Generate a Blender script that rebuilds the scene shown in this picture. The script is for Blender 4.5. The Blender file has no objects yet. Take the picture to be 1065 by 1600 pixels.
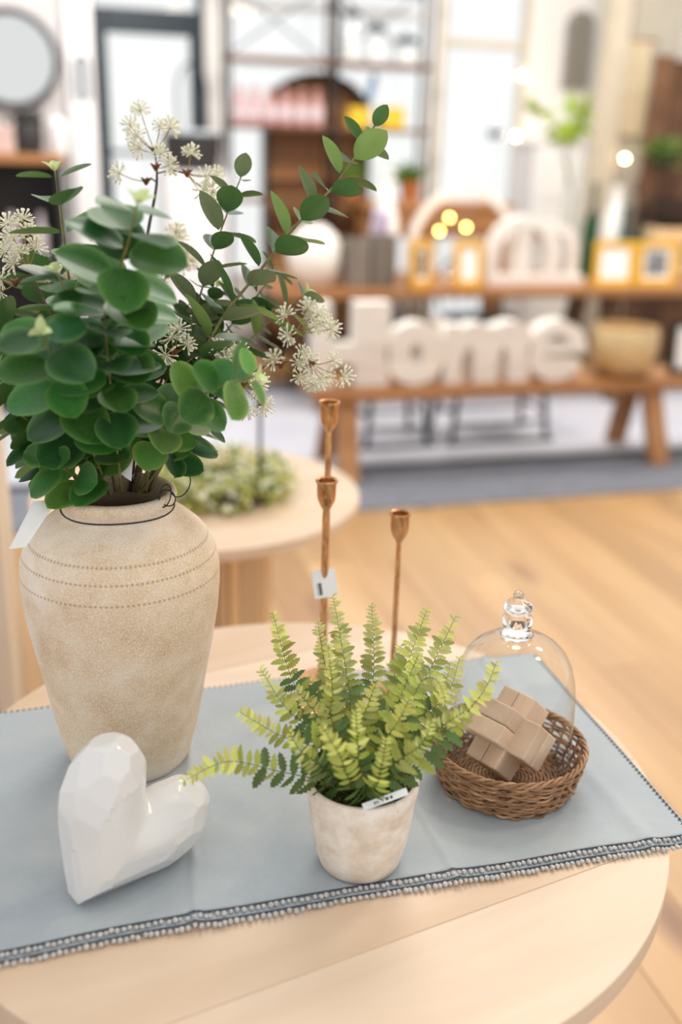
import bpy, bmesh, math, random
from mathutils import Vector, Matrix
import numpy as np

C = bpy.context.scene.collection
SC = bpy.context.scene
PI = math.pi

# ---------------------------------------------------------------- camera
def make_camera():
    p, r, y = math.radians(20.0), math.radians(1.67), math.radians(16.0)
    fw = Vector((math.sin(y)*math.cos(p), math.cos(y)*math.cos(p), -math.sin(p)))
    rt = Vector((math.cos(y), -math.sin(y), 0))
    up = rt.cross(fw)
    R = math.cos(r)*rt + math.sin(r)*up
    U = -math.sin(r)*rt + math.cos(r)*up
    cd = bpy.data.cameras.new('camera')
    cd.sensor_width = 36; cd.sensor_height = 36; cd.lens = 35; cd.clip_start = 0.02
    cd.dof.use_dof = True; cd.dof.focus_distance = 1.22; cd.dof.aperture_fstop = 1.5
    o = bpy.data.objects.new('camera', cd); C.objects.link(o)
    m = Matrix((R, U, -fw)).transposed().to_4x4(); m.translation = (0, 0, 1.55)
    o.matrix_world = m
    SC.camera = o
make_camera()

# ---------------------------------------------------------------- world, lamps, exposure
w = bpy.data.worlds.new('world'); SC.world = w; w.use_nodes = True
bg = w.node_tree.nodes['Background']
bg.inputs[0].default_value = (1.0, 0.995, 0.985, 1); bg.inputs[1].default_value = 1.03

def lamp(name, kind, loc, power, color, size=0.3, target=None, angle=None):
    l = bpy.data.lights.new(name, kind); l.energy = power; l.color = color
    if kind == 'AREA': l.shape = 'DISK'; l.size = size
    if kind == 'SUN': l.angle = angle
    o = bpy.data.objects.new(name, l); C.objects.link(o); o.location = loc
    t = Vector(target) - Vector(loc)
    o.rotation_euler = t.to_track_quat('-Z', 'Y').to_euler()
    return o
lamp('sun', 'SUN', (3, 6, 6), 1.15, (1.0, 0.94, 0.87), target=(0.9, 1.2, 0.75), angle=math.radians(22))
lamp('ceiling_lamp', 'AREA', (2.4, 2.2, 3.2), 22, (1.0, 0.80, 0.54), 0.5, (2.2, 2.4, 0))
lamp('ceiling_lamp', 'AREA', (1.9, 0.9, 3.2), 12, (1.0, 0.78, 0.52), 0.4, (0.9, 1.1, 0.7))
lamp('ceiling_lamp', 'AREA', (3.2, 5.2, 3.3), 60, (1.0, 0.93, 0.84), 0.6, (3.2, 6.2, 0.8))  # added fill without a known fixture, brightens dining table and back wall
lamp('ceiling_lamp', 'AREA', (0.6, 4.6, 3.3), 60, (1.0, 0.95, 0.9), 0.6, (0.6, 7.0, 1.4))  # added fill as well, lifts the shelf and left wall
SC.view_settings.view_transform = 'Standard'
SC.view_settings.look = 'None'
SC.view_settings.exposure = 0.02
SC.view_settings.gamma = 1
SC.view_settings.use_curve_mapping = False
SC.cycles.max_bounces = 8
SC.cycles.transparent_max_bounces = 16

# ---------------------------------------------------------------- helpers
W0 = {}          # world origin of every object that may become a parent

def S(c):        # sRGB 0..255 -> linear
    return tuple(((v/255+0.055)/1.055)**2.4 if v > 10 else v/255/12.92 for v in c) + (1,)

class MB:
    """collects shapes for one mesh"""
    def __init__(s): s.v = []; s.f = []; s.m = []; s.mi = 0
    def add(s, vs, fs):
        n = len(s.v); s.v += [tuple(v) for v in vs]
        s.f += [tuple(i+n for i in f) for f in fs]; s.m += [s.mi]*len(fs); return s
    def box(s, x0, x1, y0, y1, z0, z1, M=None):
        vs = [Vector((x, y, z)) for z in (z0, z1) for y in (y0, y1) for x in (x0, x1)]
        if M: vs = [M @ v for v in vs]
        return s.add(vs, [(0,2,3,1),(4,5,7,6),(0,1,5,4),(2,6,7,3),(0,4,6,2),(1,3,7,5)])
    def tube(s, pts, rad, seg=8, cap=True):
        pts = [Vector(p) for p in pts]; n = len(pts)
        if not hasattr(rad, '__len__'): rad = [rad]*n
        vs = []; ref = None
        for i, p in enumerate(pts):
            t = (pts[min(i+1, n-1)]-pts[max(i-1, 0)])
            if t.length < 1e-9: t = Vector((0, 0, 1))
            t.normalize()
            if ref is None:
                ref = t.orthogonal().normalized()
            ref = (ref - t*ref.dot(t))
            if ref.length < 1e-6: ref = t.orthogonal()
            ref.normalize(); b = t.cross(ref)
            for k in range(seg):
                a = 2*PI*k/seg
                vs.append(p + (ref*math.cos(a)+b*math.sin(a))*rad[i])
        fs = [(i*seg+k, i*seg+(k+1) % seg, (i+1)*seg+(k+1) % seg, (i+1)*seg+k) for i in range(n-1) for k in range(seg)]
        if cap:
            fs.append(tuple(reversed(range(seg)))); fs.append(tuple(range((n-1)*seg, n*seg)))
        return s.add(vs, fs)
    def ring(s, pts, rad, seg=8):          # closed tube
        pts = [Vector(p) for p in pts]; n = len(pts); vs = []
        ref = None
        for i, p in enumerate(pts):
            t = (pts[(i+1) % n]-pts[i-1]).normalized()
            if ref is None: ref = t.orthogonal().normalized()
            ref = (ref - t*ref.dot(t)).normalized(); b = t.cross(ref)
            r = rad[i] if hasattr(rad, '__len__') else rad
            for k in range(seg):
                a = 2*PI*k/seg; vs.append(p+(ref*math.cos(a)+b*math.sin(a))*r)
        fs = [(i*seg+k, i*seg+(k+1) % seg, ((i+1) % n)*seg+(k+1) % seg, ((i+1) % n)*seg+k) for i in range(n) for k in range(seg)]
        return s.add(vs, fs)
    def lathe(s, prof, c, seg=48, M=None, closed=False):   # prof: (r, z) outside going up
        cx, cy, cz = c; vs = []; fs = []; idx = []
        for r, z in prof:
            if r < 1e-6:
                idx.append([len(vs)]); vs.append(Vector((cx, cy, cz+z)))
            else:
                idx.append(list(range(len(vs), len(vs)+seg)))
                vs += [Vector((cx+r*math.cos(2*PI*k/seg), cy+r*math.sin(2*PI*k/seg), cz+z)) for k in range(seg)]
        prs = list(zip(idx, idx[1:])) + ([(idx[-1], idx[0])] if closed else [])
        for a, b in prs:
            for k in range(seg):
                k2 = (k+1) % seg
                q = [a[k % len(a)], a[k2 % len(a)], b[k2 % len(b)], b[k % len(b)]]
                q2 = []
                for i in q:
                    if i not in q2: q2.append(i)
                if len(q2) > 2: fs.append(tuple(q2))
        if M: vs = [M @ v for v in vs]
        return s.add(vs, fs)
    def ball(s, c, r, sub=2, scale=(1, 1, 1)):
        bm = bmesh.new(); bmesh.ops.create_icosphere(bm, subdivisions=sub, radius=r)
        vs = [Vector((v.co.x*scale[0]+c[0], v.co.y*scale[1]+c[1], v.co.z*scale[2]+c[2])) for v in bm.verts]
        bm.verts.index_update(); fs = [tuple(v.index for v in f.verts) for f in bm.faces]; bm.free()
        return s.add(vs, fs)
    def mesh(s, name, mats, origin=(0, 0, 0), smooth=True, sharp=35):
        me = bpy.data.meshes.new(name); o = Vector(origin)
        me.from_pydata([tuple(Vector(v)-o) for v in s.v], [], s.f)
        for m in (mats if isinstance(mats, (list, tuple)) else [mats]): me.materials.append(m)
        if max(s.m, default=0): me.polygons.foreach_set('material_index', s.m)
        bm = bmesh.new(); bm.from_mesh(me); bmesh.ops.recalc_face_normals(bm, faces=bm.faces)
        bm.to_mesh(me); bm.free()
        if smooth:
            me.polygons.foreach_set('use_smooth', [True]*len(me.polygons))
            if sharp: me.set_sharp_from_angle(angle=math.radians(sharp))
        me.update(); return me

def link(name, data, loc=(0, 0, 0), parent=None):
    o = bpy.data.objects.new(name, data); C.objects.link(o)
    if parent is not None:
        o.parent = parent; o.location = Vector(loc)-W0[parent]
    else: o.location = loc
    W0[o] = Vector(loc); return o

def props(o, label=None, cat=None, group=None, kind=None):
    if label: o['label'] = label
    if cat: o['category'] = cat
    if group: o['group'] = group
    if kind: o['kind'] = kind
    return o

def thing(name, label, cat, loc, group=None):
    o = link(name, None, loc); o.empty_display_size = 0.05
    return props(o, label, cat, group)

def part(name, mb, m, parent, label=None, smooth=True, loc=None, kind=None, bevel=0, sharp=35):
    loc = W0[parent] if loc is None else Vector(loc)
    o = link(name, mb.mesh(name, m, loc, smooth, sharp), loc, parent)
    if bevel: add_bevel(o, bevel)
    return props(o, label, kind=kind)

def single(name, mb, m, label, cat, loc, group=None, smooth=True, bevel=0, kind=None, sharp=35):
    o = link(name, mb.mesh(name, m, loc, smooth, sharp), loc)
    if bevel: add_bevel(o, bevel)
    return props(o, label, cat, group, kind)

def struct(name, mb, m, parent=None, label=None, smooth=False, bevel=0):
    loc = W0[parent] if parent is not None else (0, 0, 0)
    o = link(name, mb.mesh(name, m, loc, smooth), loc, parent)
    if bevel: add_bevel(o, bevel)
    return props(o, label, kind='structure' if parent is None else None)

def add_bevel(o, wd, seg=2):
    b = o.modifiers.new('bevel', 'BEVEL'); b.width = wd; b.segments = seg; b.limit_method = 'ANGLE'; b.angle_limit = 0.6

def spline(pts, n):
    """Catmull-Rom through pts -> n+1 points"""
    P = [Vector(p) for p in pts]; P = [P[0]*2-P[1]] + P + [P[-1]*2-P[-2]]
    k = len(P)-3; out = []
    for i in range(n+1):
        u = i/n*k; j = min(int(u), k-1); t = u-j
        a, b, c, d = P[j:j+4]
        out.append(0.5*((2*b)+(c-a)*t+(2*a-5*b+4*c-d)*t*t+(3*b-a-3*c+d)*t**3))
    return out

def arc_resample(pts, n):
    L = [0]
    for a, b in zip(pts, pts[1:]): L.append(L[-1]+(b-a).length)
    out = []; j = 0
    for i in range(n+1):
        s = L[-1]*i/n
        while j < len(L)-2 and L[j+1] < s: j += 1
        f = (s-L[j])/max(L[j+1]-L[j], 1e-9); out.append(pts[j].lerp(pts[j+1], min(f, 1)))
    return out, L[-1]

def plate(loops, y0, y1):
    """flat outline(s) in the x-z plane (holes allowed) extruded from y0 to y1 -> MB"""
    cu = bpy.data.curves.new('outline', 'CURVE'); cu.dimensions = '2D'; cu.fill_mode = 'BOTH'
    cu.extrude = abs(y1-y0)/2
    for lp in loops:
        sp = cu.splines.new('POLY'); sp.points.add(len(lp)-1); sp.use_cyclic_u = True
        for q, (x, z) in zip(sp.points, lp): q.co = (x, z, 0, 1)
    ob = bpy.data.objects.new('outline', cu)
    me = bpy.data.meshes.new_from_object(ob)
    mb = MB(); ym = (y0+y1)/2
    mb.add([(v.co.x, ym+v.co.z, v.co.y) for v in me.vertices], [tuple(p.vertices) for p in me.polygons])
    bpy.data.objects.remove(ob); bpy.data.curves.remove(cu); bpy.data.meshes.remove(me)
    return mb

def weld(mb):
    """merge coincident vertices so that bevels and smoothing work"""
    key = {}; mp = []
    vs = []
    for v in mb.v:
        k = (round(v[0], 5), round(v[1], 5), round(v[2], 5))
        if k not in key: key[k] = len(vs); vs.append(v)
        mp.append(key[k])
    fs = []; ms = []
    for f, m in zip(mb.f, mb.m):
        g = []
        for i in f:
            if mp[i] not in g: g.append(mp[i])
        if len(g) > 2: fs.append(tuple(g)); ms.append(m)
    mb.v, mb.f, mb.m = vs, fs, ms
    return mb

def ell(cx, cz, rx, rz, n=32, a0=0, a1=2*PI):
    full = abs(a1-a0-2*PI) < 1e-6
    return [(cx+rx*math.cos(a0+(a1-a0)*i/(n if full else n-1)), cz+rz*math.sin(a0+(a1-a0)*i/(n if full else n-1))) for i in range(n)]

def rect(x0, x1, z0, z1): return [(x0, z0), (x1, z0), (x1, z1), (x0, z1)]

def rrect(x0, x1, z0, z1, r, n=5):
    out = []
    for cx, cz, a in ((x1-r, z0+r, -PI/2), (x1-r, z1-r, 0), (x0+r, z1-r, PI/2), (x0+r, z0+r, PI)):
        out += [(cx+r*math.cos(a+PI/2*i/n), cz+r*math.sin(a+PI/2*i/n)) for i in range(n+1)]
    return out

# ---------------------------------------------------------------- materials
class N:
    def __init__(s, name):
        s.m = bpy.data.materials.new(name); s.m.use_nodes = True
        s.t = s.m.node_tree; s.b = s.t.nodes['Principled BSDF']; s.out = s.t.nodes['Material Output']
    def n(s, kind, **kw):
        x = s.t.nodes.new(kind)
        for k, v in kw.items():
            if k.startswith('i_'):
                key = k[2:]; x.inputs[int(key) if key.isdigit() else key].default_value = v
            else: setattr(x, k, v)
        return x
    def l(s, a, b): s.t.links.new(a, b)
    def math(s, op, a, b=None, c=None):
        x = s.n('ShaderNodeMath', operation=op)
        for i, v in enumerate((a, b, c)):
            if v is None: continue
            if isinstance(v, (int, float)): x.inputs[i].default_value = v
            else: s.l(v, x.inputs[i])
        return x.outputs[0]
    def mix(s, f, a, b, mode='MIX'):
        x = s.n('ShaderNodeMix', data_type='RGBA', blend_type=mode)
        for i, v in ((0, f), (6, a), (7, b)):
            if isinstance(v, (int, float, tuple)): x.inputs[i].default_value = v
            else: s.l(v, x.inputs[i])
        return x.outputs[2]
    def ramp(s, fac, stops):
        x = s.n('ShaderNodeValToRGB'); e = x.color_ramp.elements
        while len(e) < len(stops): e.new(0.5)
        for q, (p, c) in zip(e, stops): q.position = p; q.color = c
        s.l(fac, x.inputs[0]); return x.outputs[0]
    def obj(s, scale=(1, 1, 1), rot=(0, 0, 0), rand=False):
        tc = s.n('ShaderNodeTexCoord'); mp = s.n('ShaderNodeMapping'); mp.inputs['Scale'].default_value = scale
        mp.inputs['Rotation'].default_value = rot
        s.l(tc.outputs['Object'], mp.inputs[0])
        if rand:
            oi = s.n('ShaderNodeObjectInfo'); k = s.math('MULTIPLY', oi.outputs['Random'], 37.0)
            s.l(k, mp.inputs['Location'])
        return mp.outputs[0]
    def noise(s, vec, scale, detail=4, rough=0.55, dist=0):
        x = s.n('ShaderNodeTexNoise'); x.inputs['Scale'].default_value = scale; x.inputs['Detail'].default_value = detail
        x.inputs['Roughness'].default_value = rough; x.inputs['Distortion'].default_value = dist
        s.l(vec, x.inputs['Vector']); return x.outputs[0]
    def bump(s, h, strength=0.3, dist=0.01):
        x = s.n('ShaderNodeBump'); x.inputs['Strength'].default_value = strength; x.inputs['Distance'].default_value = dist
        s.l(h, x.inputs['Height']); s.l(x.outputs[0], s.b.inputs['Normal'])
    def set(s, color=None, rough=None, metal=None, spec=None, **kw):
        b = s.b.inputs
        for k, v in (('Base Color', color), ('Roughness', rough), ('Metallic', metal), ('Specular IOR Level', spec)):
            if v is None: continue
            if isinstance(v, (int, float, tuple)): b[k].default_value = v
            else: s.l(v, b[k])
        for k, v in kw.items(): b[k.replace('_', ' ')].default_value = v
        return s.m

def plain(name, rgb, rough=0.5, metal=0.0, spec=0.5, var=0.08, scale=12, bump=0.0, bscale=200):
    k = N(name); v = k.obj(); c = S(rgb)
    d = tuple(x*(1-var*2) for x in c[:3])+(1,); e = tuple(min(1, x*(1+var)) for x in c[:3])+(1,)
    k.set(k.ramp(k.noise(v, scale), [(0.3, d), (0.7, e)]), rough, metal, spec)
    if bump: k.bump(k.noise(v, bscale, 3), bump, 0.002)
    return k.m

def wood(name, c1, c2, c3, axis=0, grain=14, stretch=0.12, rough=0.5, spec=0.4, rnd=0.25, knots=None, rot=0, bump=0.08):
    """grain runs along the given object axis"""
    k = N(name); sc = [1, 1, 1]; sc[axis] = stretch
    v = k.obj(tuple(sc), (0, 0, rot), rand=True)
    n1 = k.noise(v, grain, 5, 0.6, 0.6); n2 = k.noise(v, grain*0.25, 3, 0.5, 0.8); n3 = k.noise(v, grain*7, 2, 0.5)
    base = k.ramp(n2, [(0.32, S(c1)), (0.52, S(c2)), (0.72, S(c3))])
    fine = k.ramp(n1, [(0.3, S([x*0.90 for x in c1])), (0.65, S(c2))])
    col = k.mix(0.42, base, fine)
    oi = k.n('ShaderNodeObjectInfo')
    hs = k.n('ShaderNodeHueSaturation'); k.l(col, hs.inputs['Color'])
    k.l(k.math('MULTIPLY_ADD', oi.outputs['Random'], rnd*2, 1-rnd), hs.inputs['Value'])
    col = hs.outputs[0]
    if knots:
        vv = k.obj((1, 0.35, 1), rand=True)
        vo = k.n('ShaderNodeTexVoronoi', feature='F1'); vo.inputs['Scale'].default_value = knots[1]; k.l(vv, vo.inputs['Vector'])
        mk = k.ramp(vo.outputs['Distance'], [(0.0, (1, 1, 1, 1)), (0.05, (0.8, 0.8, 0.8, 1)), (0.13, (0, 0, 0, 1))])
        col = k.mix(mk, col, S(knots[0]))
    k.set(col, rough, 0, spec)
    if bump: k.bump(n3, bump, 0.001)
    return k.m

def glass(name, tint=(1, 1, 1, 1), rough=0.02, edge=1.45):
    """thin-walled clear glass: see-through with Fresnel reflections"""
    k = N(name); t = k.n('ShaderNodeBsdfTransparent'); t.inputs[0].default_value = tint
    g = k.n('ShaderNodeBsdfGlossy'); g.inputs['Roughness'].default_value = rough
    f = k.n('ShaderNodeLayerWeight'); f.inputs['Blend'].default_value = 0.5
    fr = k.math('MULTIPLY_ADD', k.math('POWER', f.outputs['Facing'], 3.2), 0.75, 0.045)
    m = k.n('ShaderNodeMixShader'); k.l(fr, m.inputs[0]); k.l(t.outputs[0], m.inputs[1]); k.l(g.outputs[0], m.inputs[2])
    k.l(m.outputs[0], k.out.inputs[0]); return k.m

def solid_glass(name):
    k = N(name); g = k.n('ShaderNodeBsdfGlass'); g.inputs['IOR'].default_value = 1.45; g.inputs['Roughness'].default_value = 0.01
    k.l(g.outputs[0], k.out.inputs[0]); return k.m

def glow(name, rgb, strength):
    k = N(name); k.set((0.9, 0.8, 0.6, 1), 0.4); k.b.inputs['Emission Color'].default_value = S(rgb); k.b.inputs['Emission Strength'].default_value = strength
    return k.m

def leafmat(name, c1, c2, back, rough=0.42, trans=0.25, rim=None, vein=0.0):
    """leaf blade: object y runs from base to tip; lighter midrib and underside"""
    k = N(name); v = k.obj((1, 1, 1), rand=True)
    n = k.noise(v, 40, 3)
    oi = k.n('ShaderNodeObjectInfo')
    col = k.ramp(n, [(0.35, S(c1)), (0.65, S(c2))])
    hs = k.n('ShaderNodeHueSaturation'); k.l(col, hs.inputs['Color'])
    k.l(k.math('MULTIPLY_ADD', oi.outputs['Random'], 0.6, 0.78), hs.inputs['Value'])
    k.l(k.math('MULTIPLY_ADD', oi.outputs['Random'], 0.03, 0.485), hs.inputs['Hue'])
    col = hs.outputs[0]
    at = k.n('ShaderNodeAttribute', attribute_name='rim')
    if rim: col = k.mix(k.math('POWER', at.outputs['Fac'], 5.0), col, S(rim))
    if vein:
        a2 = k.n('ShaderNodeAttribute', attribute_name='mid')
        col = k.mix(k.math('MULTIPLY', a2.outputs['Fac'], vein), col, S(back))
    geo = k.n('ShaderNodeNewGeometry')
    col = k.mix(geo.outputs['Backfacing'], col, S(back))
    k.set(col, rough, 0, 0.45)
    tr = k.n('ShaderNodeBsdfTranslucent'); k.l(col, tr.inputs[0])
    m = k.n('ShaderNodeMixShader'); m.inputs[0].default_value = trans
    k.l(k.b.outputs[0], m.inputs[1]); k.l(tr.outputs[0], m.inputs[2]); k.l(m.outputs[0], k.out.inputs[0])
    return k.m

M = {}
M['plank'] = wood('oak_floor', (160, 120, 76), (190, 150, 102), (210, 178, 130), axis=1, grain=9, stretch=0.10, rough=0.36, spec=0.5, rnd=0.12, knots=((120, 78, 48), 1.9))
M['sub'] = plain('subfloor', (120, 84, 50))
M['mango'] = wood('pale_mango_wood', (204, 172, 138), (218, 196, 174), (226, 208, 190), axis=0, grain=10, stretch=0.16, rough=0.5, rnd=0.05)
M['mangoedge'] = wood('raw_wood_edge', (150, 110, 70), (186, 148, 104), (200, 165, 120), axis=0, grain=20, rough=0.6)
M['brown'] = wood('brown_oiled_wood', (150, 100, 60), (176, 124, 78), (196, 148, 100), axis=0, grain=12, stretch=0.1, rough=0.45, rnd=0.12)
M['dark'] = wood('dark_brown_wood', (92, 62, 42), (118, 82, 56), (140, 102, 72), axis=0, grain=12, rough=0.5)
M['honey'] = wood('honey_wood', (218, 176, 128), (230, 196, 152), (238, 208, 170), axis=2, grain=14, rough=0.5)
M['white'] = plain('white_paint', (236, 234, 234), 0.55, var=0.02)
M['wallgrey'] = plain('pale_grey_wall', (205, 201, 200), 0.8, var=0.02, bump=0.1)
M['wallwhite'] = plain('white_wall', (238, 236, 232), 0.8, var=0.02, bump=0.1)
M['beigepaint'] = plain('beige_paint', (214, 202, 180), 0.6, var=0.04)
M['black'] = plain('black_metal', (28, 30, 33), 0.4, 0.6, var=0.1)
M['teal'] = plain('dark_teal_frame', (12, 34, 46), 0.4, 0.2, var=0.06)
M['charcoal'] = plain('charcoal', (45, 42, 42), 0.6)
M['winglass'] = glass('window_glass', (0.99, 1.0, 1.0, 1))

# ================================================================ ROOM SHELL
mb = MB(); mb.box(-3, 7.2, -1.2, 8.2, -0.12, -0.022)
floor = struct('floor', mb, M['sub'])
rng = random.Random(3)
PWID = 0.182
pvar = []
def plank_mesh(L):
    m = MB(); m.box(-PWID/2+.0006, PWID/2-.0006, 0, L-.001, -0.0218, 0)
    me = m.mesh('plank', M['plank'], (0, 0, 0), False)
    bm = bmesh.new(); bm.from_mesh(me)
    bmesh.ops.bevel(bm, geom=[e for e in bm.edges if all(v.co.z > -.001 for v in e.verts)], offset=0.0012, segments=1, affect='EDGES')
    bm.to_mesh(me); bm.free(); return me
pm = {L: plank_mesh(L) for L in (1.5, 1.9, 2.3)}
i = 0
for ix in range(-16, 40):
    x = ix*PWID+0.05
    y = -1.2 - rng.random()*1.4
    if x > 6.9 or x < -2.9: continue
    while y < 8.1:
        L = rng.choice((1.5, 1.9, 2.3))
        d = math.hypot(x-1.4, y+0.5)
        # only planks the camera can see
        ang = math.degrees(math.atan2(x, y+L+0.3))
        if y+L > 0.2 and -9 < ang and math.degrees(math.atan2(x, max(y, 0.05)+0.1)) > -30:
            o = link('plank', pm[L], (x, y, 0), floor); i += 1
        y += L

XR = 7.0
mb = MB()                                    # back wall: pieces round the glazing
Y0, Y1 = 8.0, 8.16
D0 = (0.320, 1.144, -0.267, 2.452); Wn = (1.272, 2.930, 1.085, 2.591); D2 = (3.005, 3.715, 1.100, 2.360)
for a, b in ((D0[0]-.22, D0[0]), (D0[1], Wn[0]), (Wn[1], D2[0]), (D2[1], XR)):
    mb.box(a, b, Y0, Y1, 0, 3.3)
mb.box(Wn[0], Wn[1], Y0, Y1, 0, 0.55)
mb.box(D0[0]-.22, XR, Y0, Y1, 3.3, 3.6)
struct('wall_back', mb, M['wallwhite'])
mb = MB(); mb.box(-3, (-0.247, 0.138, 1.261, 2.294)[1], 6.5, 6.6, 0, 3.6)
struct('wall_left', mb, M['wallgrey'])
PL = (0.129, 0.288, 1.269, 2.301)
mb = MB(); mb.box(PL[0], PL[1], 6.42, 6.68, 0, 3.6); struct('trim_1', mb, M['white'], bevel=.01)
mb = MB(); mb.box(D0[0]-.22, D0[0]-.12, 6.68, 8.0, 0, 3.6); struct('wall_side', mb, M['wallwhite'])
mb = MB(); mb.box(XR, XR+.12, 4.0, 8.16, 0, 3.6); struct('wall_right', mb, M['wallwhite'])
mb = MB(); mb.box(D2[1]+.02, XR, 7.985, 8.0, 0, 0.14); struct('baseboard_back', mb, M['white'])

# glazed black entrance door with its transom
def frame_bars(outer, bars, y0, y1, mat, name, parent):
    for (a, b, c, d) in bars:
        m = MB(); m.box(a, b, y0, y1, c, d); part(name, m, mat, parent, smooth=False, bevel=.006)
door = link('door_1', None, (D0[0], 8.0, 0)); props(door, kind='structure')
zt = D0[3]
zb = (0.386, 1.167, 2.320, 2.452)
frame_bars(None, [(D0[0], D0[0]+.13, 0, zt), (D0[1]-.1, D0[1], 0, zt), (D0[0]+.13, D0[1]-.1, zt-.16, zt),
                  (D0[0]+.13, D0[1]-.1, 0, .25), (D0[0]+.13, D0[1]-.1, 1.47, 1.5)], 7.97, 8.05, M['teal'], 'rail', door)
m = MB(); m.box(D0[0]+.12, D0[1]-.09, 8.005, 8.011, .2, zt-.1); part('pane', m, M['winglass'], door, smooth=False)
tr = link('window_1', None, (D0[0], 8.0, zt)); props(tr, kind='structure')
frame_bars(None, [(D0[0], D0[0]+.05, zt, 3.3), (D0[1]-.05, D0[1], zt, 3.3), (D0[0]+.05, D0[1]-.05, 3.25, 3.3)], 7.98, 8.05, M['teal'], 'rail', tr)
m = MB(); m.box(D0[0]+.04, D0[1]-.04, 8.005, 8.011, zt, 3.27); part('pane', m, M['winglass'], tr, smooth=False)
# shop window behind the shelf
wn = link('window_2', None, (Wn[0], 8.0, .55)); props(wn, kind='structure')
wm = (Wn[0]+Wn[1])/2
frame_bars(None, [(Wn[0], Wn[0]+.05, .55, 3.3), (Wn[1]-.05, Wn[1], .55, 3.3), (wm-.03, wm+.03, .55, 3.3),
                  (Wn[0]+.05, Wn[1]-.05, .55, .62), (Wn[0]+.05, Wn[1]-.05, 2.5, 2.55)], 7.98, 8.05, M['white'], 'rail', wn)
for a, b in ((Wn[0]+.04, wm), (wm, Wn[1]-.04)):
    m = MB(); m.box(a, b, 8.005, 8.011, .56, 3.28); part('pane', m, M['winglass'], wn, smooth=False)
# white glazed door on the right
dr = link('door_2', None, (D2[0], 8.0, 0)); props(dr, kind='structure')
frame_bars(None, [(D2[0], D2[0]+.03, 0, 3.3), (D2[1]-.03, D2[1], 0, 3.3), (D2[0]+.03, D2[1]-.03, D2[3]-.03, D2[3]+.02),
                  (D2[0]+.03, D2[1]-.03, 0, .12)], 7.97, 8.05, M['beigepaint'], 'rail', dr)
m = MB(); m.box(D2[0]+.02, D2[1]-.02, 8.005, 8.011, .1, 3.28); part('pane', m, M['winglass'], dr, smooth=False)
P = (3.435, 3.530, 1.670, 1.732)
m = MB(); m.box(P[0], P[1], 7.94, 7.975, P[2], P[3]); part('push_plate', m, M['charcoal'], dr, 'dark push plate', smooth=False, bevel=.004)

# ================================================================ FOREGROUND TABLE
TC = (0.273, 1.105); TR = 0.475; ZT = 0.75
def round_top(t, c, R, z, th, ang, edges, mat, edge_mat):
    """boards glued side by side and cut to a disc; each board its own part"""
    ca, sa = math.cos(ang), math.sin(ang)
    for k, (a, b) in enumerate(zip(edges, edges[1:])):
        a2, b2 = max(a, -R), min(b, R)
        def xa(v): return math.sqrt(max(R*R-v*v, 0))
        n = 28; pts = []
        a2 += .00015; b2 -= .00015
        ta, tb = math.asin(max(-1, min(1, a2/R))), math.asin(max(-1, min(1, b2/R)))
        for i in range(n+1):
            q = ta+(tb-ta)*i/n; pts.append((R*math.cos(q), R*math.sin(q)))
        for i in range(n+1):
            q = tb+(ta-tb)*i/n; pts.append((-R*math.cos(q), R*math.sin(q)))
        # drop coincident end points
        q = [pts[0]]
        for p in pts[1:]:
            if math.dist(p, q[-1]) > 1e-5: q.append(p)
        if math.dist(q[0], q[-1]) < 1e-5: q.pop()
        cy = (a2+b2)/2; m = MB(); N_ = len(q)
        prof = [(0, 0, 0), (0, 0, th)]
        vs = [(x, y-cy, -th) for x, y in q] + [(x, y-cy, 0) for x, y in q]
        m.add(vs, [tuple(range(N_-1, -1, -1)), tuple(range(N_, 2*N_))] + [(i, (i+1) % N_, N_+(i+1) % N_, N_+i) for i in range(N_)])
        me = m.mesh('board', [mat], (0, 0, 0), True, 40)
        o = link('board', me, (c[0]-sa*cy, c[1]+ca*cy, z), t); o.rotation_euler = (0, 0, ang)
        add_bevel(o, .0012, 2)

table = thing('round_table', 'round pale wood display table with the blue cloth across it', 'table', (TC[0], TC[1], 0))
round_top(table, TC, TR, ZT, .03, math.radians(11.5), [-.475, -.306, -.15, .02, .17, .33, .475], M['mango'], M['mangoedge'])
m = MB(); m.lathe([(0, .03), (.27, .03), (.27, .72), (0, .72)], (TC[0], TC[1], 0), 48); part('pedestal', m, M['honey'], table)
m = MB(); m.lathe([(0, 0), (.3, 0), (.3, .03), (0, .03)], (TC[0], TC[1], 0), 48); part('base', m, M['honey'], table)

# ---------------------------------------------------------------- cloth runner
k = N('blue_linen'); v = k.obj()
wv = k.noise(v, 900, 2); big = k.noise(v, 9, 4); sm = k.noise(v, 140, 3)
col = k.ramp(big, [(0.3, S((152, 163, 172))), (0.7, S((170, 177, 181)))])
col = k.mix(k.math('MULTIPLY', sm, 0.35), col, S((186, 190, 192)))
k.set(col, 0.8, 0, 0.25, Sheen_Weight=0.35, Sheen_Roughness=0.4)
k.bump(k.math('ADD', wv, k.math('MULTIPLY', k.noise(v, 55, 4), 2.0)), 0.22, 0.0012)
M['linen'] = k.m
M['stitch'] = plain('dark_blue_stitching', (72, 84, 94), 0.8, var=0.2, scale=300)
M['pom'] = plain('grey_pompoms', (198, 195, 193), 0.9, var=0.15, scale=260, bump=.4, bscale=900)

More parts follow.
